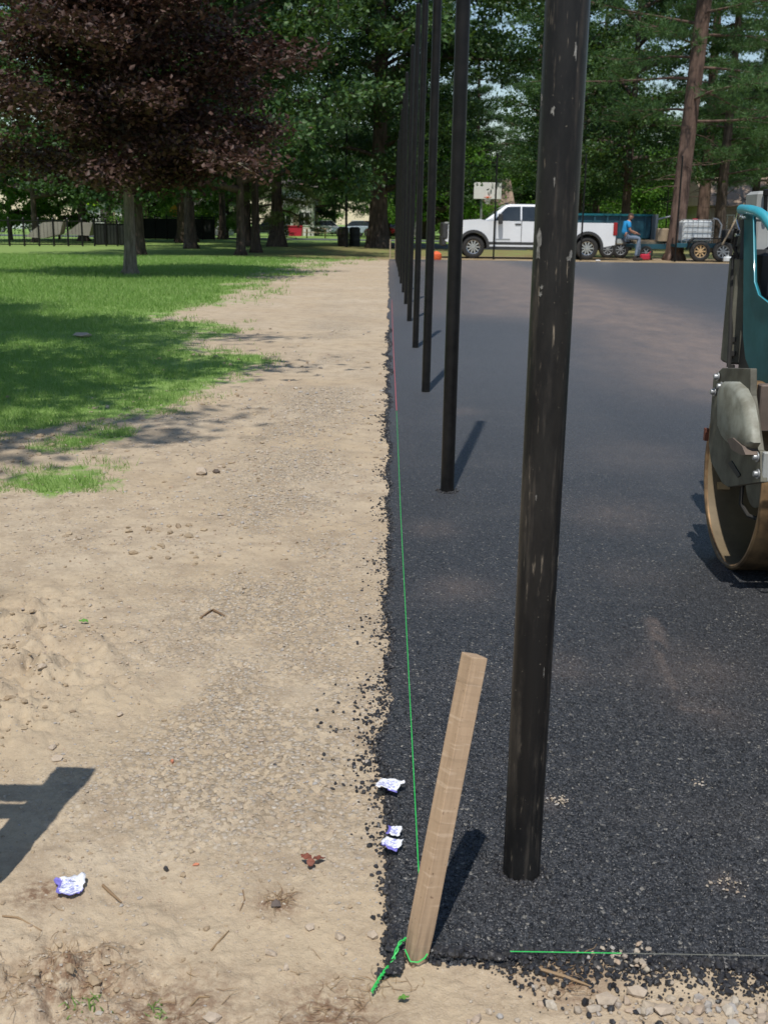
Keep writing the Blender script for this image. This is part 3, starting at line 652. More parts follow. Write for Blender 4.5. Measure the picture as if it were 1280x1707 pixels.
def leaf_thing(px, py, s, label, mat, lobes):
    g = G(px, py); m = MB(); n = 10
    for a in lobes:
        d = Vector((math.cos(a), math.sin(a), 0)); q = Vector((-d.y, d.x, 0))
        up, dn = [], []
        for i in range(6):
            t = i / 5; w = .32 * math.sin(math.pi * min(1, t * .95 + .05)) * s; z = .006 + .35 * s * t * (1 - t) + .003 * (i % 2)
            up.append(d * s * t + q * w + Vector((0, 0, z))); dn.append(d * s * t - q * w + Vector((0, 0, z + .002)))
        vs = up + dn + [v - Vector((0, 0, .0006)) for v in up + dn]
        fs = [(i, i + 1, 7 + i, 6 + i) for i in range(5)] + [(12 + i, 18 + i, 19 + i, 13 + i) for i in range(5)]
        m.add(vs, fs)
    o = m.build('fallen_leaf', MT[mat], loc=(g[0], g[1], 0.002)); tag(o, label, 'leaf')
leaf_thing(520, 1440, .026, 'curled reddish brown leaf lying on the dirt', 'leaf_brown', (0.2, 2.6, 4.6))
leaf_thing(663, 1675, .02, 'small green leaf on the dirt at the bottom', 'leaf_green', (0.4,))
leaf_thing(148, 1041, .03, 'long light green leaf beside the cracked clods', 'leaf_green', (3.0,))

def paper(px, py, sx, sy, rz, label, seed, band, lift=.004):
    g = G(px, py); nn = 14; r = np.random.default_rng(seed)
    uu, vv = np.meshgrid(np.linspace(-.5, .5, nn), np.linspace(-.5, .5, nn))
    X = uu * sx * (1 + .15 * vv); Y = vv * sy * (1 - .25 * uu) + .15 * sx * uu * uu; Z = .004 + .009 * fbm(uu * 3 + seed, vv * 3, 3, seed) + .008 * np.abs(uu + vv) + .006 * np.maximum(0, vv)
    X = X + sx * .35 * (fbm(uu * 3.5, vv * 3.5, 3, seed + 2) - .5); Y = Y + sy * .45 * (fbm(uu * 3.5 + 9, vv * 3.5, 3, seed + 5) - .5); Z = Z * .7 + .006 * np.abs(fbm(uu * 5, vv * 5, 2, seed + 7) - .5) * 2
    P = np.stack([X, Y, Z], -1).reshape(-1, 3)
    top = grid_faces(nn, nn); me = raw_mesh('paper_scrap', P, quads=top, smooth=True)
    pr = np.where(band(uu, vv), 1.0, np.where(np.hypot(uu, vv) < .42, .5, 0.0)); attr(me, 'print', pr)
    o = link('paper_scrap', me, MT['paper'], loc=(g[0], g[1], lift)); o.rotation_euler = (0, 0, rz)
    s = o.modifiers.new('thick', 'SOLIDIFY'); s.thickness = .0006
    tag(o, label, 'paper')
paper(118, 1486, .050, .058, .25, 'crumpled white and purple-blue printed paper alone on the dirt', 3, lambda u, v: (u < -.3) | (v < -.36))
paper(648, 1328, .050, .040, -.35, 'pale striped paper scrap at the asphalt edge, farther of the pair', 5, lambda u, v: (v < -.36) & (u > -.1), .019)
paper(656, 1406, .026, .032, -.2, 'small white scrap with purple band, above the frayed one', 8, lambda u, v: u < -.25, .019)
paper(652, 1428, .038, .034, -.45, 'frayed white scrap with purple lower hem at the asphalt edge', 9, lambda u, v: v < -.32, .019)

# ------------------------------------------------------------------ stake and strings
sb, stp = G(692, 1600), None
tp = PY(791, 1091, 1.735)
ax = Vector(tp - sb); L = ax.length
o = thing('wooden_stake', sb, 'raw wooden survey stake leaning right at the asphalt corner', 'stake')
Wd = .0315
m = MB(); prof = [(-.05, .5), (0.0, .86), (.05, 1.0), (.2, 1.0), (L, 1.0)]
vs, fs = [], []
for a, k in prof:
    for cx, cy in ((-1, -1), (1, -1), (1, 1), (-1, 1)): vs.append((cx * Wd / 2 * k, cy * Wd / 2 * (k if k == 1 else (k + 1) / 2) * 1.05, a))
# split long faces so the top can be slightly out of square
for i in range(len(prof) - 1):
    for k in range(4): fs.append((i * 4 + k, i * 4 + (k + 1) % 4, i * 4 + 4 + (k + 1) % 4, i * 4 + 4 + k))
fs += [(3, 2, 1, 0), tuple(range(len(prof) * 4 - 4, len(prof) * 4))]
vs[-4] = (vs[-4][0], vs[-4][1], L - .004); vs[-3] = (vs[-3][0], vs[-3][1], L - .002)
m.add(vs, fs); so = m.build('shaft', MT['stake'], o, bevel=.0012)
so.rotation_mode = 'QUATERNION'; so.rotation_quaternion = ax.to_track_quat('Z', 'Y') @ Matrix.Rotation(math.radians(-118), 4, 'Z').to_quaternion()

def string(name, pts, r, mat, label, sag=0.0):
    P = []
    for a, b in zip(pts[:-1], pts[1:]):
        for t in np.linspace(0, 1, 24)[:-1]: P.append(np.array(a) * (1 - t) + np.array(b) * t + np.array([0, 0, -sag * 4 * t * (1 - t)]))
    P.append(np.array(pts[-1])); o = MB().tube(P, r, 5).build(name, MT[mat], origin=P[0], loc=P[0], smooth=True); return tag(o, label, 'string')
s0 = np.array([sb[0] + .014, sb[1] + .02, .028]); e1 = G(661, 685, .03); e2 = G(653, 500, .03)
string('green_string', [s0, G(697, 1440, .028), G(668, 860, .028), e1], .0013, 'green_string', 'taut green mason line running from the stake along the asphalt edge')
string('pink_string', [e1 + np.array([0, .02, 0]), G(656, 590, .028), e2], .0022, 'pink_string', 'faded pink line continuing beyond the green one')
q0 = G(850, 1586, .02); q1 = G(1035, 1589, .019); q2 = G(1320, 1594, .019)
string('green_string', [q0, q1], .0009, 'green_string', 'short bright green line crossing the near end of the asphalt')
string('soiled_string', [q1 + np.array([.001, 0, 0]), q2], .0008, 'grey_string', 'blackened line continuing right from the short green one')
# knot and tail
m = MB(); d = Wd * .78
loop = [Vector(G(675, 1583, .02)), Vector(G(684, 1603, .012)), Vector(G(697, 1604, .012)), Vector(G(708, 1597, .016)), Vector(G(712, 1590, .02))]
m.tube(loop, .0013, 5)
for s in (0, 1):
    P = []
    for i in range(40):
        t = i / 39; a = np.array(G(677 - 52 * t - 8 * math.sin(t * 2.5), 1583 + 76 * t, .003)); ph = t * 40 + s * math.pi
        a[2] = float(zd(a[0:1], a[1:2])[0]) + .012 + .012 * math.exp(-((t - .15) / .12) ** 2) + .0016 * math.sin(ph) + .014 * math.exp(-t * 9); a[0] += .0022 * math.cos(ph); P.append(a)
    m.tube(P, .0014, 5)
c = G(677, 1583); o = m.build('string_tail', MT['green_string'], origin=c, loc=c, smooth=True); tag(o, 'loose twisted green string tail tied round the stake foot', 'string')

# ------------------------------------------------------------------ fence posts of the court
POLE_H = 3.66
def post(bx, by, r, top=None, lab='', worn=False, grp='black fence posts round the new court'):
    o = thing('fence_post', (bx, by, 0), lab, 'post', grp)
    tx = 0.0
    if top is not None: t = PY(top[0], top[1], by); tx = (t[0] - bx) / t[2] * POLE_H
    n = 40 if r > .031 else 16
    m = MB(); m.tube([(-tx * .04, 0, -.15), (0, 0, 0), (tx, 0, POLE_H)], r, n, False)
    s = m.build('pipe', MT['pole'] if worn else MT['black'], o, smooth=True)
    m = MB(); m.lathe([(0.0, r), (.012, r * 1.0), (.025, r * .8), (.032, r * .4), (.034, .0005)], n, 'z', (tx, 0, POLE_H)); m.build('cap', MT['black'], o, smooth=True)
    return o, tx
b1 = G(868, 1461); 
P1, tx1 = post(b1[0], b1[1], .0345, (946, 0), 'thick scuffed black corner post with pale paint chips, nearest', True)
# chips of missing coating on the near post
bx1, by1 = P1.location.x, P1.location.y
def chip(px, py, hw, hh, seed, mat='chip'):
    p = PY(px, py, by1 - .03); z = p[2]; cx = bx1 + tx1 * z / POLE_H
    u = max(-.97, min(.97, (p[0] - cx) / .0345)); a0 = math.asin(u); r = random.Random(seed)
    m = MB(); k = 12; vs = []
    for lay in (.0352, .0342):
        for i in range(k):
            t = 2 * math.pi * i / k; f = r.uniform(.3, 1.3) if lay == .0352 else f
            if lay == .0352: vs.append((math.cos(t) * f, math.sin(t) * f))
    out = []
    for lay in (.0350, .0340):
        for (cu, cv) in vs:
            a = a0 + cu * hw / .0345; zz = z + cv * hh; q = tx1 * zz / POLE_H
            out.append((q + lay * math.sin(a), -lay * math.cos(a), zz))
    fs = [tuple(range(k)), tuple(range(2 * k - 1, k - 1, -1))] + [(i, (i + 1) % k, k + (i + 1) % k, k + i) for i in range(k)]
    m.add(out, fs); m.build('paint_chip', MT[mat], P1)
for a in [(921, 185, .0035, .008, 1), (898, 165, .0018, .010, 2), (958, 85, .003, .014, 3), (948, 430, .0045, .006, 4), (899, 408, .006, .021, 5), (951, 424, .003, .010, 6), (901, 491, .005, .006, 7), (903, 479, .003, .004, 8),
          (945, 945, .0016, .01, 14), (932, 1010, .0012, .012, 15), (893, 830, .0018, .008, 16), (906, 1120, .001, .014, 18), (923, 305, .0012, .012, 19)]:
    chip(*a)
tops = {2: (772, 0), 3: (729, 0), 4: (709, 0), 5: (698, 0), 6: (690, 0)}
ordn = ['', '', 'second', 'third', 'fourth', 'fifth', 'sixth', 'seventh', 'eighth', 'ninth', 'tenth', 'eleventh', 'twelfth', 'thirteenth']
b2 = G(745, 822)
for k in range(13):
    i = k + 2; by = b2[1] + 3.05 * k + (0.05 * math.sin(k * 2.1)); bx = b2[0] + .004 * math.sin(k * 1.7) - .0035 * k
    lab = f'{ordn[i]} plain black post in the row, counting from the wooden stake' if i < 14 else 'last black post in the row, at the far corner of the court'
    post(bx, by, .0302 if i < 14 else .036, tops.get(i), lab)
yc = b2[1] + 36.6
for j, px in enumerate((822, 967, 1124, 1290)):
    g = PY(px, 433, yc); post(g[0], yc, .031, None, ['slim black end-line post in front of the pickup front door', 'slim black end-line post just right of the thick near post', 'slim black end-line post in front of the leaning pine', 'slim black end-line post hidden past the roller'][j])

# ------------------------------------------------------------------ wooden barricade out of frame whose shadow falls at the lower left
gx, gy = G(125, 1290)[:2]; hb = 1.0; off = hb / math.tan(EL)
bo = thing('sawhorse', (gx - SX * off, gy - SY * off, 0), 'wooden barricade standing left of the photographer', 'barricade')
m = MB(); m.box((0, 0, hb / 2), (.085, .05, hb)); m.build('upright', MT['wood'], bo)
m = MB(); m.box((-1.15, 0, hb / 2), (.085, .05, hb)); m.build('upright', MT['wood'], bo)
m = MB(); m.box((-.58, -.045, hb - .085), (1.2, .03, .085)); m.build('rail', MT['wood'], bo)
m = MB(); m.box((-.58, -.045, hb - .235), (1.2, .03, .07)); m.build('rail', MT['wood'], bo)

# ------------------------------------------------------------------ road roller at the right edge
RX, RY, RR = 1.22, G(1225, 943)[1], .335
rl = thing('road_roller', (RX + .5, RY - .9, 0), 'teal double-drum road roller cut off by the right edge', 'road roller')
O = tuple(rl.location)
def P2(px, py, x): p = PX(px, py, x); return (p[1], p[2])
def drum(yc, lab):
    m = MB(); t = .018
    m.lathe([(.20, RR - t), (.006, RR - t), (0, RR - t + .005), (0, RR - .005), (.006, RR), (.47, RR), (.94, RR), (.946, RR - .005), (.946, RR - t), (.8, RR - t)], 72, 'x', (RX, yc, RR))
    d = m.build('drum', MT['drum'], rl, O, True)
    m = MB(); m.lathe([(.22, .0005), (.22, RR - t - .001), (.012, RR - t - .0005)], 64, 'x', (RX, yc, RR)); m.build('drum_web', MT['drum_in'], d, O, True)
    m = MB(); m.lathe([(.72, .0005), (.72, RR - t - .001), (.93, RR - t - .001)], 48, 'x', (RX, yc, RR))
    m.build('drum_web', MT['drum_in'], d, O, True)
    for k in range(4):
        a = math.radians(20 + 90 * k); m = MB(); R = Matrix.Rotation(-a, 3, 'X')
        c = Vector((RX + .07, yc + math.sin(a) * (RR - .024) * -1, RR - math.cos(a) * (RR - .024)))
        m.box(c, (.045, .028, .012), R); m.build('balance_weight', MT['tan'], d, O)
    m = MB(); m.lathe([(0, .06), (.0, .115), (.13, .115)], 32, 'x', (RX + .09, yc, RR)); m.lathe([(0, .0005), (0, .06)], 32, 'x', (RX + .09, yc, RR)); m.build('hub', MT['olive'], d, O, True)
    return d
drum(RY, ''); drum(RY - 1.95, '')
# suspension plate over the drum end
XP = 1.155
poly = [P2(*p, XP) for p in ((1188, 628), (1203, 613), (1250, 614), (1250, 660), (1262, 750), (1266, 752), (1267, 804), (1212, 812), (1203, 806), (1184, 770), (1180, 740))]
m = MB(); m.prism(poly, XP, XP + .022, 'x'); pl = m.build('support_plate', MT['olive'], rl, O, bevel=.003)
c1 = [P2(*p, XP - .004) for p in ((1212, 772), (1218, 768), (1233, 792), (1228, 796))]
m = MB(); m.prism(c1, XP - .004, XP + .002, 'x'); m.build('slot', MT['plastic'], pl, O)
for px, py in ((1194.5, 628), (1189, 653), (1200, 644), (1260, 762), (1261, 790)):
    p = PX(px, py, XP - .008); m = MB(); m.lathe([(-.012, .0005), (-.012, .008), (-.009, .010), (0, .010), (0, .016), (.004, .016)], 6 if 0 else 12, 'x', tuple(p)); m.build('bolt', MT['galv'], pl, O, True)
# domed half-moon cover, bulging towards the frame
cv = [P2(*p, XP - .022) for p in ((1199, 650), (1207, 636), (1222, 636), (1236, 648), (1247, 672), (1253, 705), (1256, 738), (1250, 748), (1236, 744), (1216, 740), (1206, 728), (1199, 710))]
cy = sum(p[0] for p in cv) / len(cv); cz = sum(p[1] for p in cv) / len(cv)
m = MB(); n = len(cv); vs = []
for s, xo in ((1.0, XP - .001), (1.0, XP - .022), (.94, XP - .034), (.82, XP - .040)): vs += [(xo, cy + (p[0] - cy) * s, cz + (p[1] - cz) * s) for p in cv]
fs = [tuple(range(3 * n, 4 * n))]
for q in range(3): fs += [(q * n + i, q * n + (i + 1) % n, q * n + n + (i + 1) % n, q * n + n + i) for i in range(n)]
m.add(vs, fs); m.build('motor_cover', MT['pale'], rl, O, True)
lw = [P2(*p, XP - .03) for p in ((1218, 732), (1228, 730), (1244, 744), (1250, 758), (1244, 759), (1226, 750))]
m = MB(); m.prism(lw, XP - .045, XP - .002, 'x'); m.build('cover_lug', MT['brownsteel'], rl, O)
# beams that run across, above and in front of the drum
a = P2(1203, 613, XP); b = P2(1250, 690, XP)
m = MB(); m.box((XP + .50, b[0] + .03, (a[1] + .60) / 2 - .03), (.94, .045, .15), None, .004); m.build('cross_beam', MT['brownsteel'], rl, O)
a = P2(1267, 752, XP); b = P2(1267, 804, XP)
m = MB(); m.box((XP + .50, a[0] - .012, (a[1] + b[1]) / 2), (.99, .022, a[1] - b[1]), None, .003); m.build('front_bar', MT['lgrey'], rl, O)
m = MB(); m.box((RX + .47, RY - RR * .62, RR * 1.86), (.9, .012, .10), Matrix.Rotation(math.radians(35), 3, 'X')); m.build('scraper', MT['brownsteel'], rl, O)
p = PX(1177.5, 725, XP + .01); m = MB(); m.box((XP + .011, p[1] + .012, p[2]), (.014, .02, .045)); m.build('reflector', MT['leaf_brown'], rl, O)
m = MB(); q = PX(1236, 815, XP + .05); m.tube([(q[0], q[1], q[2] + .02), (q[0], q[1], q[2] - .05), (q[0] + .02, q[1] - .03, q[2] - .085), (q[0] + .05, q[1] - .1, q[2] - .085)], .007, 8); m.build('hose', MT['rubber'], rl, O, smooth=True)
# body side in teal, the frame ends beyond it
XB = 1.30
t0 = [P2(*p, XB) for p in ((1239, 346), (1255, 356), (1257, 470), (1264, 492), (1282, 506))]
t1 = [P2(*p, XB) for p in ((1282, 672), (1262, 648), (1241, 598), (1237, 560))]
poly = t0 + [(2.1, .92), (2.1, .62)] + t1
m = MB(); m.prism(poly, XB, XB + .010, 'x'); m.build('body_side', MT['teal'], rl, O, bevel=.003)
edge = [PX(*p, XB - .004) for p in ((1239, 346), (1255, 356), (1257, 470), (1264, 492), (1282, 506))]
m = MB(); m.tube([tuple(e) for e in edge], .0024, 8); m.build('edge_highlight', MT['cyan'], rl, O, smooth=True)  # thin light tube painted in as the highlight on the panel edge
far = P2(1239, 350, XB)[0]; zb = P2(1240, 600, XB)[1]; zt = P2(1240, 430, XB)[1]
m = MB(); m.box((XB + .40, far + .075, (zb + zt) / 2 - .02), (.80, .11, zt - zb + .04), None, .008); m.build('end_panel', MT['olive'], rl, O)
m = MB()
pe = [PX(px, py, XB) for px, py in ((1222, 425), (1219, 500), (1217, 560), (1214, 612))]
m.tube([tuple(e) for e in pe], .009, 8)
for k in range(9):
    e0 = pe[0] * (1 - k / 8) + pe[3] * (k / 8); m.box((e0[0] + .01, e0[1], e0[2]), (.02, .02, .018))
m.build('rubber_seal', MT['rubber'], rl, O)
m = MB(); m.box((XB + .42, far - .9, .78), (.74, 1.7, .34), None, .02); m.build('chassis', MT['plastic'], rl, O)
m = MB(); m.box((XB + .42, far - .06, zb + .14), (.76, .2, .5), None, .02); m.build('engine_housing', MT['plastic'], rl, O)
# grab rail, console, seat
rp = [PX(1235, 349, XB), PX(1250, 350, XB), PX(1264, 354, XB + .01), PX(1274, 361, XB + .02), PX(1283, 374, XB + .035), PX(1298, 396, XB + .05), PX(1306, 450, XB + .06)]
m = MB(); m.tube([tuple(e) for e in rp], .018, 14); m.build('grab_rail', MT['cyan'], rl, O, True)
yb = rp[0][1]
cst = PY(1264, 318, yb + .12); csb = PY(1264, 398, yb + .12)
m = MB(); m.box((cst[0] + .27, yb + .20, (cst[2] + .8) / 2), (.54, .16, cst[2] - .8), None, .012); m.build('console', MT['lgrey'], rl, O)
m = MB(); sp = PY(1268, 405, yb - .02); m.box((sp[0] + .26, yb - .02, sp[2] - .19), (.50, .10, .38), None, .03); m.build('seat', MT['black'], rl, O, bevel=.01)
m = MB(); lv = PY(1275, 335, yb + .1); m.tube([(lv[0], lv[1], lv[2] + .03), (lv[0] + .004, lv[1], lv[2] - .05)], .008, 8); m.lathe([(-.014, .0005), (-.01, .012), (.01, .012), (.014, .0005)], 12, 'z', (lv[0], lv[1], lv[2] + .03)); m.build('latch', MT['black'], rl, O, True)
m = MB(); m.tube([tuple(PX(*p, XB - .01)) for p in ((1230, 352), (1227, 366), (1229, 374), (1232, 384), (1231, 390))], .004, 6); m.tube([tuple(PX(*p, XB + .02)) for p in ((1235, 360), (1238, 362))], .008, 6); m.build('wire', MT['chrome'], rl, O, True)
m = MB(); m.box((XB + .03, yb + .01, PX(1232, 395, XB)[2]), (.05, .05, .16)); m.build('lamp_bracket', MT['plastic'], rl, O)
m = MB()
for k, (a_, b_) in enumerate((((1226, 380), (1231, 425)), ((1229, 385), (1234, 440)))):
    p0, p1 = PX(*a_, XB - .02), PX(*b_, XB + .02); m.tube([tuple(p0), tuple((p0 + p1) / 2 + np.array([-.02, 0, .0])), tuple(p1)], .006, 6)
m.build('hose', MT['rubber'], rl, O, True)
for a_ in ((1235, 362), (1238.5, 363.5), (1228, 392)):
    p0 = PX(*a_, XB - .02); m = MB(); m.lathe([(-.008, .0005), (-.008, .007), (.008, .007), (.008, .0005)], 10, 'x', tuple(p0)); m.build('fitting', MT['chrome'], rl, O, True)
p0 = PX(1251, 362, XB + .01); m = MB(); m.box((p0[0] + .06, p0[1] + .03, p0[2]), (.12, .05, .03), None, .008); m.build('lamp_bar', MT['lgrey'], rl, O)
# side step grating, out of frame, that drops its shadow by the drum
hs = .8; of = hs / math.tan(EL)
g1, g2 = G(1238, 968), G(1262, 991)
ylo, yhi = g2[1] - SY * of, g1[1] - SY * of; x0 = g1[0] - SX * of; x1 = g2[0] - SX * of + .01
m = MB(); r_ = .007
m.tube([(x1 + .3, yhi, hs), (x0, yhi, hs), (x1, ylo, hs), (x1 + .3, ylo, hs)], r_, 6)
m.tube([(x0 + .05, yhi, hs), (x1 + .06, ylo, hs)], r_, 6); m.tube([(x0 + .06, (ylo + yhi) / 2, hs), (x1 + .3, (ylo + yhi) / 2, hs)], r_, 6)
m.tube([(x0 + .14, yhi, hs), (x1 + .16, ylo, hs)], r_, 6); m.build('side_step', MT['black'], rl, O)

# ------------------------------------------------------------------ pickup truck
SCL = 45.6
tY = G(880, 432)[1]
def tx_(px): return PY(px, 400, tY)[0]
def tz_(py): return (432 - py) / SCL
T0 = tx_(737)
tr = thing('pickup_truck', (T0, tY, 0), 'white crew cab pickup parked beyond the far end of the court', 'pickup truck')
def lx(px): return tx_(px) - T0
def arc(cx, cz, r, a0, a1, n): return [(cx + r * math.cos(a0 + (a1 - a0) * i / n), cz + r * math.sin(a0 + (a1 - a0) * i / n)) for i in range(n + 1)]
wf, wr, wR = lx(789), lx(979), .415
AR = .52
def side(z0=.50):
    return [(.10, .62)] + [(lx(768) - .28, .5)] + arc(wf, .44, AR, math.pi, 0, 12) + [(wf + AR + .05, .44), (wr - AR - .05, .44)] + arc(wr, .44, AR, math.pi, 0, 12) + [(lx(1025), .55)]
low = side() + [(lx(1026), 1.33), (lx(950), 1.33), (lx(950), 1.34), (lx(808), 1.36), (lx(800), 1.41), (lx(772), 1.37), (.34, 1.30), (.20, 1.20), (.12, 1.0)]
m = MB(); m.prism(low, 0, 2.03, 'y'); m.build('body', MT['white_paint'], tr, bevel=.07)
cabz = [(lx(806), 1.36), (lx(842), 1.93), (lx(850), 1.96), (lx(925), 1.96), (lx(938), 1.90), (lx(950), 1.36)]
m = MB(); n = len(cabz)
vs = [(p[0], .03 + (p[1] - 1.36) * .28, p[1]) for p in cabz] + [(p[0], 2.0 - (p[1] - 1.36) * .28, p[1]) for p in cabz]
m.add(vs, [tuple(range(n)), tuple(range(2 * n - 1, n - 1, -1))] + [(i, n + i, n + (i + 1) % n, (i + 1) % n) for i in range(n)]); m.build('cab', MT['white_paint'], tr, bevel=.07)
def pane(name, pts, off=-.008):
    m = MB(); k = len(pts)
    vs = [(p[0], .03 + (p[1] - 1.36) * .28 + off, p[1]) for p in pts] + [(p[0], .03 + (p[1] - 1.36) * .28 + .02, p[1]) for p in pts]
    m.add(vs, [tuple(range(k)), tuple(range(2 * k - 1, k - 1, -1))] + [(i, k + i, k + (i + 1) % k, (i + 1) % k) for i in range(k)]); return m
w1 = [(lx(822), 1.37), (lx(840), 1.78), (lx(845), 1.86), (lx(866), 1.875), (lx(866), 1.37)]
w2 = [(lx(868.5), 1.37), (lx(868.5), 1.875), (lx(916), 1.875), (lx(927), 1.37)]
pane('w', w1).build('side_window', MT['glass'], tr); pane('w', w2).build('side_window', MT['glass'], tr)
m = MB(); m.add([(lx(807) - .01, .12, 1.40), (lx(841) - .01, .26, 1.90), (lx(841) - .01, 1.77, 1.90), (lx(807) - .01, 1.91, 1.40), (lx(809), .12, 1.38), (lx(843), .26, 1.88), (lx(843), 1.77, 1.88), (lx(809), 1.91, 1.38)], [(0, 1, 2, 3), (4, 7, 6, 5), (0, 4, 5, 1), (1, 5, 6, 2), (2, 6, 7, 3), (3, 7, 4, 0)]); m.build('windshield', MT['glass'], tr)
def wheel(cx, name='wheel', par=tr, R=wR, spokes=10, y0=.0, wd=.28, rim='chrome', cz=None):
    cz = R if cz is None else cz
    m = MB(); m.lathe([(y0 + .02, R * .60), (y0, R * .66), (y0 - .005, R * .80), (y0 + .02, R * .96), (y0 + .05, R), (y0 + wd - .05, R), (y0 + wd - .02, R * .96), (y0 + wd, R * .6)], 36, 'y', (cx, 0, cz)); w = m.build(name, MT['rubber'], par, smooth=True)
    m = MB(); m.lathe([(y0 + .08, .0005), (y0 + .08, R * .60), (y0 + .02, R * .62)], 32, 'y', (cx, 0, cz)); m.build('rim_well', MT['plastic'], w, smooth=True)
    m = MB()
    for k in range(spokes):
        a = 2 * math.pi * k / spokes; R_ = Matrix.Rotation(-a, 3, 'Y')
        m.box(R_ @ Vector((R * .36, 0, 0)) + Vector((cx, y0 + .045, cz)), (R * .44, .03, R * .13), R_)
    m.lathe([(y0 + .01, .0005), (y0 + .01, R * .15), (y0 + .05, R * .18)], 20, 'y', (cx, 0, cz)); m.lathe([(y0 + .018, R * .56), (y0 + .012, R * .60), (y0 + .03, R * .62)], 32, 'y', (cx, 0, cz))
    m.build('rim', MT[rim], w, smooth=True); return w
wheel(wf, y0=.03); wheel(wr, y0=.03); wheel(wf, y0=1.72); wheel(wr, y0=1.72)
for cx in (wf, wr):
    m = MB(); outer = arc(cx, .44, AR + .07, math.pi, 0, 14); inner = arc(cx, .44, AR - .03, 0, math.pi, 14)
    m.prism(outer + [(cx + AR + .07, .38)] + [(cx + AR - .03, .38)] + inner + [(cx - AR + .03, .38), (cx - AR - .07, .38)], -.035, .10, 'y'); m.build('fender_flare', MT['plastic'], tr)
    m = MB(); m.prism(arc(cx, .44, AR - .035, 0, math.pi, 14), .36, 1.68, 'y'); m.build('wheel_well', MT['rubber'], tr)
m = MB(); m.box((lx(878), .0, .56), (lx(948) - lx(815), .02, .10), None, .008); m.build('sill_strip', MT['plastic'], tr)
m = MB(); m.box((lx(880), .05, .40), (lx(950) - lx(812), .12, .07)); m.build('running_board', MT['plastic'], tr)
m = MB(); m.box((3.2, 1.0, .42), (5.4, 1.3, .14)); m.build('underframe', MT['rubber'], tr)
m = MB(); m.box((.06, 1.0, .62), (.18, 2.0, .36), None, .04); m.build('front_bumper', MT['plastic'], tr)
m = MB(); m.box((.10, 1.0, .98), (.22, 2.06, .60), None, .04); m.build('grille', MT['plastic'], tr)
for yy in (.13, 1.9): m = MB(); m.box((.14, yy, 1.14), (.2, .26, .26), None, .03); m.build('headlight', MT['glass'], tr)
m = MB(); m.box((.16, .0, 1.27), (.16, .04, .05)); m.build('marker_light', MT['chrome'], tr)
m = MB(); m.box((lx(832), -.17, 1.43), (.16, .24, .36), None, .03); m.box((lx(832), -.04, 1.38), (.05, .12, .05)); m.build('wing_mirror', MT['plastic'], tr)
for px in (862, 912): m = MB(); m.box((lx(px), -.018, 1.25), (.22, .03, .045), None, .01); m.build('door_handle', MT['plastic'], tr)
for px in (822, 868): m = MB(); m.box((lx(px), -.001, .93), (.022, .006, .86)); m.build('door_seam', MT['plastic'], tr)
m = MB(); m.box((lx(952), -.001, .93), (.02, .006, .82)); m.build('bed_gap', MT['plastic'], tr)
m = MB(); m.box((lx(838), -.006, .70), (.52, .006, .045)); m.build('door_badge', MT['galv'], tr)
m = MB(); m.box((lx(1024), .02, 1.12), (.15, .10, .46), None, .02); m.build('tail_light', MT['red_lamp'], tr)
m = MB(); m.box((lx(1033), 1.0, .68), (.26, 1.96, .20), None, .03); m.build('rear_bumper', MT['chrome'], tr)
m = MB(); m.box((lx(846), 1.0, 2.0), (.10, .5, .05), None, .015); m.build('roof_light', MT['plastic'], tr)

# ------------------------------------------------------------------ person seated on the rear bumper
px0 = T0 + lx(1040); pY = tY - .10
pe = thing('person', (px0, pY, 0), 'person in bright blue t-shirt and jeans sitting behind the white pickup', 'person')
def skin(name, pts, edges, rad, mat, parent, lv=2):
    me = bpy.data.meshes.new(name); me.from_pydata(pts, edges, []); o = link(name, me, mat, parent)
    sk = o.modifiers.new('skin', 'SKIN'); me.skin_vertices.new() if not me.skin_vertices else None
    for i, r_ in enumerate(rad):
        me.skin_vertices[0].data[i].radius = (r_, r_) if not isinstance(r_, tuple) else r_
    me.skin_vertices[0].data[0].use_root = True; sk.use_smooth_shade = True
    s = o.modifiers.new('sub', 'SUBSURF'); s.levels = lv; s.render_levels = lv; return o
# body (skin colour) as one continuous surface: pelvis, spine, neck, arms, hands, legs
B = [(0, 0, .86), (.02, 0, 1.05), (.05, 0, 1.24), (.09, 0, 1.36), (.13, -.0, 1.47), (.07, -.19, 1.33), (.12, -.23, 1.08), (.36, -.16, 1.0), (.43, -.14, .97), (.07, .19, 1.33), (.12, .23, 1.08), (.36, .16, .98), (.43, .14, .95),
     (.08, -.10, .84), (.50, -.13, .80), (.44, -.13, .40), (.40, -.13, .12), (.08, .10, .84), (.52, .15, .82), (.56, .15, .44), (.54, .15, .12)]
E = [(0, 1), (1, 2), (2, 3), (3, 4), (3, 5), (5, 6), (6, 7), (7, 8), (3, 9), (9, 10), (10, 11), (11, 12), (0, 13), (13, 14), (14, 15), (15, 16), (0, 17), (17, 18), (18, 19), (19, 20)]
Rr = [.12, .12, .14, .09, .055, .062, .047, .034, .036, .062, .047, .034, .036, .085, .062, .05, .038, .085, .062, .05, .038]
skin('body', B, E, Rr, MT['skin'], pe)
skin('shirt', [(-.01, 0, .90), (.02, 0, 1.05), (.05, 0, 1.24), (.085, 0, 1.375), (.06, -.19, 1.33), (.10, -.225, 1.16), (.06, .19, 1.33), (.10, .225, 1.16)], [(0, 1), (1, 2), (2, 3), (3, 4), (4, 5), (3, 6), (6, 7)], [(.145, .165), (.15, .17), (.165, .18), .10, .085, .075, .085, .075], MT['shirt'], pe)
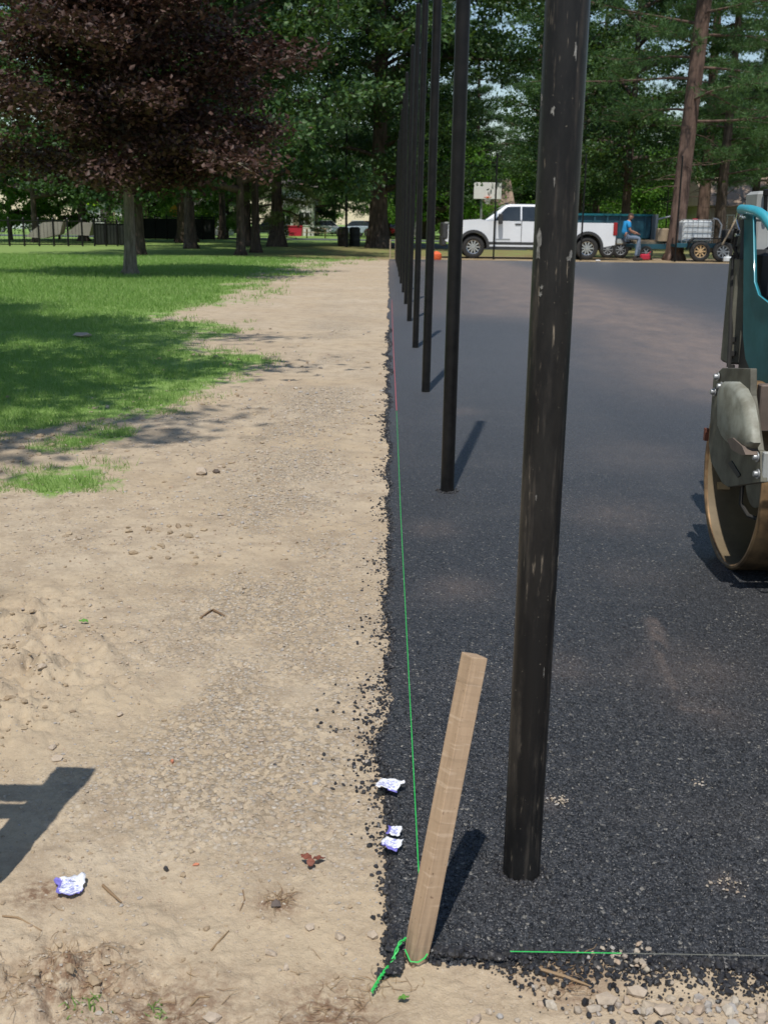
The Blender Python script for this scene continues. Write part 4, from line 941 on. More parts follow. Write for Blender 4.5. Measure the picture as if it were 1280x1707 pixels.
skin('trousers', [(0, 0, .87), (.08, -.10, .84), (.51, -.13, .80), (.45, -.13, .42), (.405, -.13, .15), (.08, .10, .84), (.53, .15, .82), (.57, .15, .45), (.55, .15, .15)], [(0, 1), (1, 2), (2, 3), (3, 4), (0, 5), (5, 6), (6, 7), (7, 8)], [(.135, .16), .105, .08, .068, .06, .105, .08, .068, .06], MT['jeans'], pe)
import bmesh
bm = bmesh.new(); bmesh.ops.create_icosphere(bm, subdivisions=3, radius=.105)
for v_ in bm.verts:
    c_ = v_.co; c_.x *= .98; c_.y *= .78; c_.z *= 1.18
    if c_.x > .04 and c_.z < -.02: c_.x *= .93
    if c_.x > .085 and abs(c_.y) < .02 and -.03 < c_.z < .012: c_.x += .022      # nose
    if abs(c_.y) > .072 and abs(c_.z) < .03 and abs(c_.x) < .02: c_.y *= 1.18   # ears
    if .07 < c_.x and .012 < abs(c_.y) < .04 and .0 < c_.z < .03: c_.x -= .008  # eye sockets
    if c_.x > .075 and abs(c_.y) < .03 and -.065 < c_.z < -.05: c_.x -= .008    # mouth
hm = bpy.data.meshes.new('head'); bm.to_mesh(hm); bm.free(); hm.polygons.foreach_set('use_smooth', [True] * len(hm.polygons))
ho = link('head', hm, MT['skin'], pe, (.165, 0, 1.575)); ho.rotation_euler = (0, math.radians(14), 0)
bm = bmesh.new(); bmesh.ops.create_icosphere(bm, subdivisions=3, radius=.111)
bmesh.ops.delete(bm, geom=[v_ for v_ in bm.verts if v_.co.z < .02 and v_.co.x > -.045 or v_.co.z < -.07 or v_.co.x > .085], context='VERTS')
for v_ in bm.verts: v_.co.y *= .80; v_.co.z *= 1.16
hm = bpy.data.meshes.new('hair'); bm.to_mesh(hm); bm.free(); o = link('hair', hm, MT['hair'], ho); so_ = o.modifiers.new('t', 'SOLIDIFY'); so_.thickness = .01
for yy, xx in ((-.13, .40), (.15, .54)):
    m = MB(); m.box((xx + .05, yy, .055), (.29, .10, .10), None, .03); m.box((xx - .02, yy, .13), (.12, .10, .10), None, .02); m.build('boot', MT['boot'], pe, smooth=True)
for yy in (-.14, .14):
    for k in range(4): m = MB(); m.tube([(.44, yy - .03 + k * .02, .965), (.49, yy - .03 + k * .02, .955), (.515, yy - .03 + k * .02, .92 + .004 * (k % 2))], [.010, .009, .007], 6); m.build('finger', MT['skin'], pe, smooth=True)
    m = MB(); m.tube([(.42, yy + .03, .97), (.46, yy + .05, .945), (.485, yy + .045, .925)], [.012, .010, .008], 6); m.build('thumb', MT['skin'], pe, smooth=True)

# ------------------------------------------------------------------ trailers
by = tY + 3.2
def bx_(px, y=by): return PY(px, 400, y)[0]
X0 = bx_(957); X1 = bx_(1083); zt = PY(1040, 357, by)[2]
t1 = thing('box_trailer', (X0, by, 0), 'dark teal steel box trailer standing behind the pickup bed', 'trailer')
Lb = X1 - X0
m = MB(); m.box((Lb / 2, .95, (zt + .75) / 2), (Lb, 1.9, zt - .75), None, .03); m.build('box', MT['dteal'], t1)
for k in range(6): m = MB(); m.box((Lb * (k + .5) / 6, -.03, (zt + .75) / 2), (.07, .06, zt - .80)); m.build('rib', MT['dteal'], t1)
m = MB(); m.box((Lb / 2, -.04, zt - .03), (Lb + .04, .10, .08)); m.build('top_rim', MT['teal'], t1)
m = MB(); m.box((Lb + .06, .4, (zt + .62) / 2), (.10, 2.1, zt - .62)); m.build('tail_gate', MT['galv'], t1)
m = MB(); m.box((Lb / 2 + .2, .95, .66), (Lb + 1.2, 1.6, .14)); m.build('underframe', MT['black'], t1)
for k in (.45, .62): wheel(Lb * k, par=t1, R=.33, spokes=8, y0=.0, wd=.22, rim='galv')
m = MB(); m.tube([(Lb + .1, -.05, zt - .22), (Lb + .75, -.05, zt - .05)], .035, 8); m.build('prop_bar', MT['galv'], t1)
m = MB(); m.tube([(.0, .95, .62), (-.9, .95, .55)], .05, 8); m.build('tow_bar', MT['black'], t1)

fy = tY + 1.2
X0 = bx_(1058, fy); X1 = bx_(1135, fy)
t2 = thing('flat_trailer', (X0, fy, 0), 'low teal flatbed trailer loaded with boards, left of the leaning pine', 'trailer')
Lf = X1 - X0
m = MB(); m.box((Lf / 2, .8, .50), (Lf, 1.6, .12), None, .01); m.box((Lf / 2, -.02, .50), (Lf, .05, .18)); m.build('deck', MT['dteal'], t2)
m = MB(); m.box((Lf * .35, .5, .62), (Lf * .6, .5, .10), Matrix.Rotation(.02, 3, 'Y')); m.box((Lf * .3, .8, .70), (Lf * .55, .4, .06)); m.build('board_stack', MT['wood'], t2)
for k in (.25,): wheel(Lf * k, par=t2, R=.27, spokes=6, y0=-.06, wd=.2, rim='galv')
m = MB(); m.box((Lf * .62, .3, .92), (.42, .4, .5), None, .03); ob = m.build('toolbox', MT['wood'], t2)

hy = tY - .15
X0 = bx_(1140, hy); X1 = bx_(1226, hy)
t3 = thing('tank_trailer', (X0, hy, 0), 'tandem axle utility trailer with black fenders right of the leaning pine', 'trailer'); Lh = X1 - X0
m = MB(); m.box((Lh / 2, .9, .56), (Lh + .5, 1.6, .10)); m.box((Lh / 2, .06, .58), (Lh + .5, .08, .16)); m.build('deck', MT['dteal'], t3)
for px, rim in ((1167, 'tan'), (1205, 'galv')): wheel(bx_(px, hy) - X0, par=t3, R=.37, spokes=8, y0=-.12, wd=.24, rim=rim)
wa, wb = bx_(1167, hy) - X0, bx_(1205, hy) - X0
fo = [(wa - .5, .44), (wa - .45, .70), (wa - .28, .86), (wb + .28, .86), (wb + .45, .70), (wb + .5, .44), (wb + .46, .44), (wb + .40, .68), (wb + .26, .82), (wa - .26, .82), (wa - .40, .68), (wa - .46, .44)]
m = MB(); m.prism(fo, -.16, .14, 'y'); m.build('fender', MT['black'], t3)
m = MB(); m.tube([(Lh + .2, .9, .55), (Lh + 1.3, .9, .5)], .05, 8); m.build('tow_bar', MT['black'], t3)
m = MB(); m.box((Lh * .93, .4, .93), (.5, .5, .5), None, .05); m.box((Lh * .93 + .1, .4, 1.25), (.22, .2, .2), None, .04); m.build('engine_pump', MT['rubber'], t3)
m = MB(); m.tube([tuple(np.array(PY(*p, hy + .1)) - np.array([X0, hy, 0])) for p in ((1198, 398), (1202, 375), (1196, 366), (1188, 364))], .03, 8); m.build('hose_arm', MT['galv'], t3, smooth=True)
tx0, tx1_ = bx_(1138, hy), bx_(1190, hy)
tk = thing('water_tank', (tx0, hy + .25, .62), 'white plastic tote tank in a wire cage on the tandem trailer', 'tank'); wt = tx1_ - tx0; ht = PY(1160, 367, hy)[2] - .62
m = MB(); m.box((wt / 2, .5, ht / 2 + .03), (wt - .06, 1.0, ht - .08), None, .06); m.build('bladder', MT['tank'], tk, bevel=.02)
m = MB(); m.lathe([(0, .10), (.06, .10), (.06, .0005)], 16, 'z', (wt / 2, .5, ht)); m.build('lid', MT['red'], tk)
for k in range(7): m = MB(); x = wt * k / 6; m.tube([(x, -.02, 0), (x, -.02, ht + .02), (x, 1.02, ht + .02), (x, 1.02, 0)], .012, 6); m.build('cage_bar', MT['galv'], tk)
for k in range(5): m = MB(); z = .03 + (ht - .02) * k / 4; m.tube([(0, -.035, z), (wt, -.035, z)], .012, 6); m.build('cage_bar', MT['galv'], tk)
rk = PY(1240, 338, hy - .3); rb = PY(1203, 408, hy - .3)
m = MB(); m.tube([tuple(rb), tuple((rb + rk) / 2 + np.array([.01, 0, .0])), tuple(rk)], .03, 8); o = m.build('long_handle', MT['wood'], origin=tuple(rb), loc=tuple(rb)); tag(o, 'long pale wooden rake handle leaning up from the tandem trailer', 'handle')

# small clutter by the court end
def small(px, py, label, cat, name, fn, mat, y=None):
    g = G(px, py); m = MB(); fn(m); o = m.build(name, MT[mat], loc=tuple(g), smooth=True); tag(o, label, cat)
small(727, 433, 'orange bucket-like marker on the ground in front of the pickup', 'marker', 'orange_marker', lambda m: m.lathe([(0, .0005), (0, .15), (.06, .19), (.2, .18), (.27, .1), (.3, .0005)], 14, 'z'), 'orange')
small(1074, 434, 'red fuel can lying by the trailer wheels', 'fuel can', 'fuel_can', lambda m: (m.box((0, 0, .12), (.36, .22, .22), None, .04), m.tube([(.1, 0, .22), (.2, 0, .32)], .02, 6)), 'red')
small(1094, 434, 'pale plank offcut on the ground left of the pine', 'plank', 'plank_offcut', lambda m: m.box((0, 0, .03), (.35, .1, .05), None, .005), 'wood')
small(1212, 437, 'white plastic jug beside the trailer wheel', 'jug', 'white_jug', lambda m: (m.box((0, 0, .1), (.34, .2, .2), None, .04), m.tube([(0, 0, .2), (0, 0, .26)], .03, 8)), 'tank')
small(996, 436, 'cream rag on the asphalt edge by the rear wheel', 'rag', 'rag', lambda m: m.box((0, 0, .03), (.16, .14, .06), None, .02), 'house')
for px, py, lab in ((650, 432, 'thin pale lath stake at the far end, left one'), (659, 430, 'thin pale lath stake at the far end, right one')):
    g = G(px, py); m = MB(); m.box((0, 0, .30), (.04, .03, .75)); o = m.build('lath_stake', MT['wood'], loc=tuple(g)); tag(o, lab, 'stake')

# ------------------------------------------------------------------ trees
def leaf_quads(P, size, up=0.35, flat=0.5):
    n = len(P); nrm = rng.normal(0, 1, (n, 3)); nrm[:, 2] += up * 2; nrm /= np.linalg.norm(nrm, axis=1)[:, None]
    a = rng.normal(0, 1, (n, 3)); a -= (a * nrm).sum(1)[:, None] * nrm; a /= np.linalg.norm(a, axis=1)[:, None]; b = np.cross(nrm, a)
    s = (size * rng.uniform(.6, 1.25, n))[:, None]
    V = np.stack([P - a * s * .5, P + b * s * .36 - nrm * s * .08, P + a * s * .6, P - b * s * .36 - nrm * s * .08], 1)
    return V.reshape(-1, 3), np.arange(4 * n).reshape(-1, 4)
def limbs(mb, base, d, L, r, seg=6, droop=0.0, wob=.12):
    p = Vector(base); d = Vector(d).normalized(); P = [p.copy()]
    for i in range(seg):
        d = (d + Vector((random.uniform(-wob, wob), random.uniform(-wob, wob), random.uniform(-wob, wob) - droop))).normalized()
        p = p + d * L / seg; P.append(p.copy())
    mb.tube(P, [max(.008, r * (1 - .85 * i / seg)) for i in range(seg + 1)], 6, False); return P, d
def trunk_tube(r0, Ht, lean=0.0, flare=1.5, top=.35, wob=.03, n=14, bulge=0):
    m = MB(); P, R = [], []; ph = random.uniform(0, 6)
    for i in range(15):
        t = i / 14; z = -.2 + (Ht + .2) * t; f = 1 + (flare - 1) * math.exp(-max(z, 0) / (r0 * 1.8))
        P.append((lean * max(z, 0) + wob * z * math.sin(z * .35 + ph) * .2, wob * z * math.cos(z * .3 + ph) * .2, z)); R.append(r0 * f * (1 - (1 - top) * t))
    m.tube(P, R, n, False)
    # buttress roots so the foot does not end in a circle
    for k in range(5):
        a = ph + k * 1.257 + random.uniform(-.3, .3); m.tube([(math.cos(a) * r0 * .7, math.sin(a) * r0 * .7, r0 * 1.2), (math.cos(a) * r0 * 1.35, math.sin(a) * r0 * 1.35, r0 * .35), (math.cos(a) * r0 * 1.7, math.sin(a) * r0 * 1.7, -.06)], [r0 * .35, r0 * .3, r0 * .15], 7)
    return m, P
def crown_broad(cb, Ht, R, n, leaf, nl=22, dens_low=1.0, clump=.52, lean=0):
    mb = MB(); C = []
    for k in range(nl):
        t = (k + .5) / nl; z = cb + (Ht - cb) * t ** 1.15 * .9; rr = R * (0.55 + 0.45 * math.sin(math.pi * min(1, .25 + t * .8)))
        a = k * 2.4 + random.uniform(-.4, .4)
        P, d = limbs(mb, (lean * z, 0, z), (math.cos(a), math.sin(a), .25 + .5 * t), rr, .10 + .05 * (1 - t), 7, .03 if t > .3 else .06)
        for i in range(2, 8):
            C.append(P[i])
            for q in range(2):
                aa = a + random.uniform(-1.2, 1.2); Q, _ = limbs(mb, P[i], (math.cos(aa), math.sin(aa), random.uniform(-.3, .5)), rr * random.uniform(.18, .4), .025, 3, .05, .2); C += [Q[2], Q[3]]
    C = np.array([tuple(c) for c in C]); wgt = np.ones(len(C)); idx = rng.integers(0, len(C), n)
    P = C[idx] + rng.normal(0, 1, (n, 3)) * np.array([clump, clump, clump * .55]) * rng.uniform(.3, 1, (n, 1))
    P = P[P[:, 2] > cb - 1.3]
    return mb, P
def mk(name, P, leaf, mat, up=.35):
    V, f = leaf_quads(P, leaf, up); me = raw_mesh(name, V, quads=f); me.materials.append(mat); return me
def needle_mesh(name, C, L, k, w, mat, up=.25):
    n = len(C); d = rng.normal(0, 1, (n, k, 3)); d[:, :, 2] += up; d /= np.linalg.norm(d, axis=2)[:, :, None]
    s = rng.normal(0, 1, (n, k, 3)); s -= (s * d).sum(2)[:, :, None] * d; s /= np.linalg.norm(s, axis=2)[:, :, None]
    ln = L * rng.uniform(.6, 1.1, (n, k, 1)); c = C[:, None]
    V = np.stack([c - s * w / 2, c + s * w / 2, c + d * ln], 2).reshape(-1, 3); me = raw_mesh(name, V, tris=np.arange(len(V)).reshape(-1, 3)); me.materials.append(mat); return me
def crown_pine(cb, Ht, R, tufts, dead=True, droop=.03, taper=.6):
    mb = MB(); C = []
    nl = 46
    for k in range(nl):
        t = k / nl; z = cb + (Ht - cb) * t; rr = R * (1 - taper * t) * random.uniform(.55, 1.05); a = k * 2.4 + random.uniform(-.5, .5)
        P, d = limbs(mb, (0, 0, z), (math.cos(a), math.sin(a), .12), rr, .055, 6, droop, .1)
        for i in range(2, 7):
            for q in range(3):
                aa = a + random.choice((-1, 1)) * random.uniform(.4, 1.2); Q, _ = limbs(mb, P[i], (math.cos(aa), math.sin(aa), random.uniform(-.1, .25)), rr * random.uniform(.12, .34), .014, 3, droop, .2); C += [Q[1], Q[2], Q[3]]
            C.append(P[i])
    if dead:
        for k in range(10):
            z = cb * random.uniform(.35, .95); a = random.uniform(0, 6.28); limbs(mb, (0, 0, z), (math.cos(a), math.sin(a), random.uniform(-.2, .2)), random.uniform(.8, 2.2), .025, 5, .02, .2)
    C = np.array([tuple(c) for c in C]); idx = rng.integers(0, len(C), tufts)
    return mb, C[idx] + rng.normal(0, .22, (tufts, 3)) * np.array([1, 1, .5])

KINDS = {}
def kind_mesh(key, mb, leaves, tm, bark_):
    KINDS[key] = (tm, mb, leaves, bark_)
def mesh_of(mb, name, mat):
    me = bpy.data.meshes.new(name); me.from_pydata(mb.v, [], mb.f); me.polygons.foreach_set('use_smooth', [True] * len(me.polygons)); me.materials.append(mat); return me
def reg(key, cb, Ht, R, n, leaf, tr_, mat, kind='broad', flare=1.6, bk='bark', **kw):
    if kind == 'broad':
        b, P = crown_broad(cb, Ht, R, n, leaf, **kw); lf = mk('foliage', P, leaf, MT[mat])
    else:
        b, C = crown_pine(cb, Ht, R, n, **kw); lf = needle_mesh('foliage', C, leaf, 15, .022, MT[mat])
    t, _ = trunk_tube(tr_, Ht * .93, 0, flare, .25); KINDS[key] = (mesh_of(t, 'trunk', MT[bk]), mesh_of(b, 'branches', MT[bk]), lf)
reg('oak_a', 4.2, 20, 6.0, 34000, .20, .42, 'oak_leaf')
reg('oak_high', 7.2, 19, 7.2, 56000, .20, .40, 'oak_leaf')
reg('oak_b', 3.0, 16, 5.0, 30000, .18, .25, 'oak_leaf', flare=1.4)
reg('oak_low', 2.0, 12, 4.4, 34000, .17, .15, 'oak_leaf', flare=1.3)
reg('pine_a', 5.0, 22, 5.0, 6500, .26, .34, 'pine_leaf', 'pine', 1.4, 'pine_bark')
reg('pine_b', 3.2, 18, 4.6, 6500, .24, .30, 'pine_leaf', 'pine', 1.4, 'bark')
reg('hemlock', 1.3, 13, 3.0, 6000, .18, .32, 'hem_leaf', 'pine', 2.0, 'bark', droop=.10)
reg('bush', .6, 4.2, 1.8, 14000, .12, .06, 'bush_leaf', nl=14, clump=.45)
def tree(key, x, y, label, sc=1.0, rz=None, group='trees closing off the view behind the court', tr_mesh=None, name='tree', cat='tree', lean=0, trs=1.0):
    o = thing(name, (x, y, 0), label, cat, group, random.uniform(0, 6.28) if rz is None else rz); o.scale = (sc, sc, sc)
    tm, bm_, lf = KINDS[key]
    a = link('trunk', tr_mesh or tm, None, o); a.scale = (trs, trs, 1); link('branches', bm_, None, o); link('foliage', lf, None, o)
    if lean: o.rotation_euler = (0, lean, 0)
    return o
def at(px, py): g = G(px, py); return g[0], g[1]
# purple maple on the lawn
mx, my = at(218, 458)
mp = thing('maple_tree', (mx, my, 0), 'young purple-leaved maple alone on the lawn', 'tree')
t, _ = trunk_tube(.135, 5.5, .02, 1.5, .5, .05); o = link('trunk', mesh_of(t, 'trunk', MT['maple_bark']), None, mp)
mb = MB(); C = []
for k in range(44):
    t_ = (k + .5) / 44; z = 1.9 + 5.6 * t_; a = k * 2.4; rr = random.uniform(.78, 1.12) * 3.25 * (math.sin(math.pi * min(1, .22 + t_ * .72)) ** .8) + .2
    if math.cos(a) < -.2 and t_ > .3: rr *= .72
    P, d = limbs(mb, (0.02 * z, 0, z), (math.cos(a), math.sin(a), .12 + .7 * t_), rr, .07, 7, .035, .13)
    for i in range(1, 8):
        C.append(P[i])
        for q in range(2):
            aa = a + random.uniform(-1.2, 1.2); Q, _ = limbs(mb, P[i], (math.cos(aa), math.sin(aa), random.uniform(-.35, .5)), rr * random.uniform(.15, .35), .018, 3, .06, .2); C += [Q[1], Q[2], Q[3]]
C = np.array([tuple(c) for c in C]); idx = rng.integers(0, len(C), 80000)
P = C[idx] + rng.normal(0, 1, (80000, 3)) * np.array([.27, .27, .13]); P = P[P[:, 2] > 1.05]
link('branches', mesh_of(mb, 'branches', MT['maple_bark']), None, mp); link('foliage', mk('foliage', P, .125, MT['maple_leaf'], .9), None, mp)

NEAR = [('oak_b', 232, 425, .85, 'dark trunked oak directly behind the purple maple'), ('oak_b', 318, 414, 1.0, 'brown trunked tree right of the purple maple, at the dark screen fence'),
        ('oak_low', 402, 425, 1.1, 'slim dark tree between lawn and shade, left of a pair'), ('pine_b', 427, 421, 1.0, 'slimmer dark tree of the pair nearest the hemlock'),
        ('hemlock', 462, 411, 1.0, 'drooping yellow-green hemlock with flared dark foot'), ('oak_high', 630, 413, 1.15, 'massive oak trunk just left of the row of posts'),
        ('pine_a', 888, 399, 1.15, 'dark straight pine rising behind the pickup cab'), ('pine_a', 990, 402, 1.05, 'broad dark pine right behind the pickup bed'),
        ('pine_a', 1166, 414, 1.15, 'dark pine standing just behind the leaning pine'), ('oak_b', 690, 394, 1.0, 'broad tree partly behind the row of posts'),
        ('pine_b', 1250, 410, 1.1, 'spreading pine behind the grey roller console'), ('oak_low', 60, 404, 1.1, 'low dark tree behind the left end of the fence'),
        ('oak_b', 140, 402, 1.0, 'dark tree behind the fence, left of the maple'), ('oak_low', 525, 393, 1.0, 'thin tree in the gap between hemlock and massive oak'), ('pine_b', 790, 399, 1.0, 'dark pine rising behind the white backboard'),
        ('oak_a', 738, 389, 1.0, 'tall dark oak far behind the white backboard'), ('oak_b', 905, 397, 1.1, 'dense tree far behind the pickup cab'), ('oak_a', 1003, 396, 1.0, 'tall dense oak far behind the box trailer'), ('oak_a', 1222, 399, 1.0, 'tall dense oak behind the tandem trailer pump'), ('oak_b', 556, 390, 1.1, 'dense tree far behind the picnic table'), ('oak_low', 935, 400, 1.0, 'low leafy tree behind the pickup bed'), ('oak_low', 1055, 400, 1.0, 'low leafy tree behind the box trailer tail'), ('oak_low', 1205, 401, 1.1, 'low leafy tree behind the water tank'), ('oak_low', 1130, 396, 1.1, 'low leafy tree behind the leaning pine')]
for k, px, py, s, lab in NEAR: x, y = at(px, py); tree(k, x, y, lab, s, trs=.55 if px == 427 else 1.0)
# the leaning pine
x, y = at(1122, 434); tpx = PY(1172, 0, y)
ln = math.atan2(tpx[0] - x, tpx[2])
t, _ = trunk_tube(.30, 17, 0, 1.25, .8, .02); o = tree('pine_a', x, y, 'leaning reddish-brown pine trunk between the two trailers', 1.0, 0, None, mesh_of(t, 'trunk', MT['pine_bark']), 'pine_tree', 'tree', ln)
# trees whose shade falls on the lawn, standing left of the view
tree('oak_b', -8.3, 7.0, 'tree left of the view whose crown shades the lawn', .88, .5, 'trees outside the left side')
tree('oak_high', -7.9, 5.9, 'high-crowned tree left of the view shading the lawn', .70, 1.5, 'trees outside the left side')
tree('oak_high', -6.0, 1.5, 'high-crowned tree beside the photographer dappling the near turf', .55, 2.5, 'trees outside the left side')
# masses behind
W2 = 'leafy tree deep in the dense wood behind'
sp = []
for k in range(64):
    yy = random.uniform(56, 84) if k < 34 else random.uniform(94, 135); xx = random.uniform(-.42, .42) * yy
    if any(math.hypot(xx - a, yy - b) < 3.6 for a, b in sp): continue
    px = 649 + xx / yy * 1850 / .97
    if k < 34 and (470 < px < 620 or 655 < px < 960 or 1060 < px < 1150): continue
    if px < 120 or 475 < px < 620 or 1060 < px < 1160 or (k >= 34 and 560 < px < 620): continue
    sp.append((xx, yy)); kk = random.choice(['oak_a', 'oak_b', 'oak_b', 'oak_a', 'pine_b'])
    tree(kk, xx, yy, W2, random.uniform(.9, 1.15) if yy < 90 else random.uniform(.62, .85), None, 'trees deep in the wood behind')
for px, py, s, lab in ((745, 396, 1.3, 'bright green bush left of the backboard'), (820, 397, .9, 'bright young bush under the backboard'), (1095, 400, 1.3, 'bright yellow-green sapling left of the leaning pine'), (700, 393, 1.2, 'sunlit sapling seen between the black posts'),
                       (535, 386, 1.6, 'bright bush in the gap left of the lamp post'), (1196, 398, 1.1, 'low bush behind the water tank'), (905, 398, 1.1, 'shaded bush behind the pickup cab'), (960, 396, 1.3, 'shaded bush behind the pickup bed'), (722, 399, 2.2, 'tall sunlit thicket seen through the black posts'), (765, 394, 2.4, 'tall sunlit thicket left of the white backboard'), (100, 399, 1.2, 'dark hedge bush behind the tarped heap'), (20, 400, 1.4, 'dark hedge bush at the left end of the fence'), (250, 398, 1.1, 'hedge bush behind the oak and the screen fence'), (380, 398, 1.3, 'hedge bush right of the dark screen fence'), (312, 397, 1.0, 'hedge bush below the yellow sign'),
                       (1060, 404, 1.7, 'sunlit thicket behind the seated person'), (1090, 396, 2.6, 'tall bright thicket left of the leaning pine'), (1230, 403, 1.5, 'dark thicket behind the pump'), (900, 399, 1.9, 'thicket behind the pickup roof'), (850, 396, 1.6, 'thicket right of the backboard'), (1010, 399, 1.9, 'thicket behind the box trailer')):
    x, y = at(px, py); tree('bush', x, y, lab, s, None, None, None, 'bush', 'bush')

# ------------------------------------------------------------------ lamps, hoop, signs, fence
def lamp_post(px, py, toppy, label, arm, double=False, r=.07):
    g = G(px, py); Hh = PY(px, toppy, g[1])[2]; o = thing('lamp_post', tuple(g), label, 'lamp post')
    m = MB(); m.tube([(0, 0, 0), (0, 0, Hh)], [r, r * .7], 10); m.build('pole', MT['black'], o, smooth=True)
    for s in ((1, -1) if double else (1,)):
        m = MB(); m.tube([(0, 0, Hh), (s * arm * .5, 0, Hh + (.05 if double else .30))], r * .7, 8); m.build('arm', MT['black'], o)
        m = MB(); R = Matrix.Rotation(-s * (.05 if double else .7), 3, 'Y'); m.box((s * arm * .75, 0, Hh + (.06 if double else .42)), (arm * .6, .3, .12), R, .03); m.build('lamp_head', MT['galv'] if not double else MT['lgrey'], o)
    if not double: m = MB(); m.box((.0, 0, Hh + .05), (.5, .3, .45), None, .08); m.build('ballast', MT['black'], o)
lamp_post(577, 412, 195, 'tall black court lamp with pale tilted head, left of the massive oak', .9)
lamp_post(1107, 408, 239, 'thin lamp post with two level arms left of the leaning pine', 1.0, True, .05)
# basketball hoop
hyy = 77.0; a = PY(790, 304, hyy); b = PY(835, 332, hyy)
bh = thing('basketball_hoop', ((a[0] + b[0]) / 2, hyy, 0), 'white backboard with orange rim on a grey pole beyond the pickup', 'basketball hoop')
w_, h_ = b[0] - a[0], a[2] - b[2]; zc = (a[2] + b[2]) / 2
m = MB(); m.box((0, 0, zc), (w_, .05, h_), None, .01); m.build('backboard', MT['board'], bh)
m = MB(); m.tube([(-.35, .35, 0), (-.35, .35, zc - .3), (-.05, .05, zc - .1)], .07, 10); m.build('pole', MT['galv'], bh, smooth=True)
m = MB(); m.tube([(.23 * math.cos(t) , -.28 + .23 * math.sin(t), zc - h_ * .40) for t in np.linspace(0, 6.283, 25)], .022, 6); m.box((0, -.05, zc - h_ * .40), (.16, .1, .1)); m.build('rim', MT['orange'], bh, smooth=True)
m = MB()
for k in range(12):
    t = k * math.pi / 6; m.tube([(.22 * math.cos(t), -.28 + .22 * math.sin(t), zc - h_ * .40), (.12 * math.cos(t + .3), -.28 + .12 * math.sin(t + .3), zc - h_ * .40 - .42)], .008, 4)
m.build('net', MT['board'], bh)
# road signs
def sign(px, cy, size, mat, base, label, diamond=True):
    y = base; c = PY(px, cy, y); o = thing('road_sign', (c[0], y, 0), label, 'road sign')
    m = MB(); m.tube([(0, .04, 0), (0, .04, c[2] + size * .4)], .03, 6); m.build('pole', MT['galv'], o)
    m = MB(); m.box((0, 0, c[2]), (size, .02, size), Matrix.Rotation(math.pi / 4 if diamond else 0, 3, 'Y')); m.build('plate', MT[mat], o)
    return o, c[2]
s_, z_ = sign(291, 352, .62, 'yellow', 78, 'yellow diamond warning sign beyond the dark screen fence')
m = MB(); m.tube([(-.14, -.014, z_ - .16), (-.14, -.014, z_ + .02), (.0, -.014, z_ + .1), (.15, -.014, z_ + .02)], .025, 4); m.build('symbol', MT['black'], s_)
s_, z_ = sign(155, 340, .66, 'lime', 80, 'lime green pedestrian warning sign beyond the left fence')
m = MB(); m.tube([(-.08, -.014, z_ - .2), (0, -.014, z_ + .02), (.08, -.014, z_ - .2)], .03, 4); m.tube([(0, -.014, z_), (0, -.014, z_ + .16)], .035, 5); m.box((0, -.014, z_ + .24), (.1, .01, .1)); m.build('symbol', MT['black'], s_)

def fence(pts, hgt, npost, label, screen=True, posth=.1):
    A, Bv = np.array(pts[0]), np.array(pts[1]); o = thing('fence', (A[0], A[1], 0), label, 'fence'); d = Bv - A; d[2] = 0; Ln = np.linalg.norm(d); ang = math.atan2(d[1], d[0]); o.rotation_euler = (0, 0, ang)
    for k in range(npost): m = MB(); m.tube([(Ln * k / (npost - 1), 0, 0), (Ln * k / (npost - 1), 0, hgt + posth)], .045, 8); m.lathe([(0, .06), (.05, .03), (.07, .001)], 8, 'z', (Ln * k / (npost - 1), 0, hgt + posth)); m.build('post', MT['black'], o)
    for z in (.08, hgt): m = MB(); m.tube([(0, 0, z), (Ln, 0, z)], .028, 6); m.build('rail', MT['black'], o)
    if screen:
        for k in range(npost - 1):
            a0, a1 = Ln * k / (npost - 1) + .03, Ln * (k + 1) / (npost - 1) - .03
            m = MB(); m.box(((a0 + a1) / 2, .035, hgt * .5), (a1 - a0, .012, hgt * .88)); m.build('screen_panel', MT['screen'], o)
    m = MB(); s = .16; k = 0
    while k * s < Ln:
        x = k * s; m.box((x, 0, hgt / 2 + .04), (.012, .012, hgt - .08)); k += 1
    m.build('picket_row', MT['black'], o); o.children[-1]['kind'] = 'stuff'
    return o
fy1 = G(20, 411)[1]
fence((PY(-60, 400, fy1 + .0) * np.array([1, 1, 0]), PY(138, 400, fy1 + 2.5) * np.array([1, 1, 0])), 1.12, 9, 'black picket fence at the left edge of the lawn', False)
fence((PY(158, 400, fy1 + 3) * np.array([1, 1, 0]), PY(215, 400, fy1 + 4) * np.array([1, 1, 0])), 1.12, 4, 'black picket fence section behind the maple trunk', True)
f2 = G(300, 400)[1]
fence((PY(240, 400, f2) * np.array([1, 1, 0]), PY(358, 400, f2) * np.array([1, 1, 0])), 1.45, 7, 'black screened fence between the trunks right of the maple')
m = MB(); a = PY(70, 400, fy1 + 5); b = PY(100, 400, fy1 + 5); c = PY(140, 400, fy1 + 5)
m.prism([(0, .35), (.9, 1.05), (1.9, 1.12), (1.7, .5), (.9, .3)], 0, .8, 'y'); m.prism([(1.9, .5), (2.7, 1.08), (3.3, 1.05), (3.1, .45)], .1, .9, 'y')
o = m.build('tarp_pile', MT['tarp'], loc=(a[0] - .8, fy1 + 5, 0)); tag(o, 'grey-brown tarped heap behind the left fence', 'tarp')

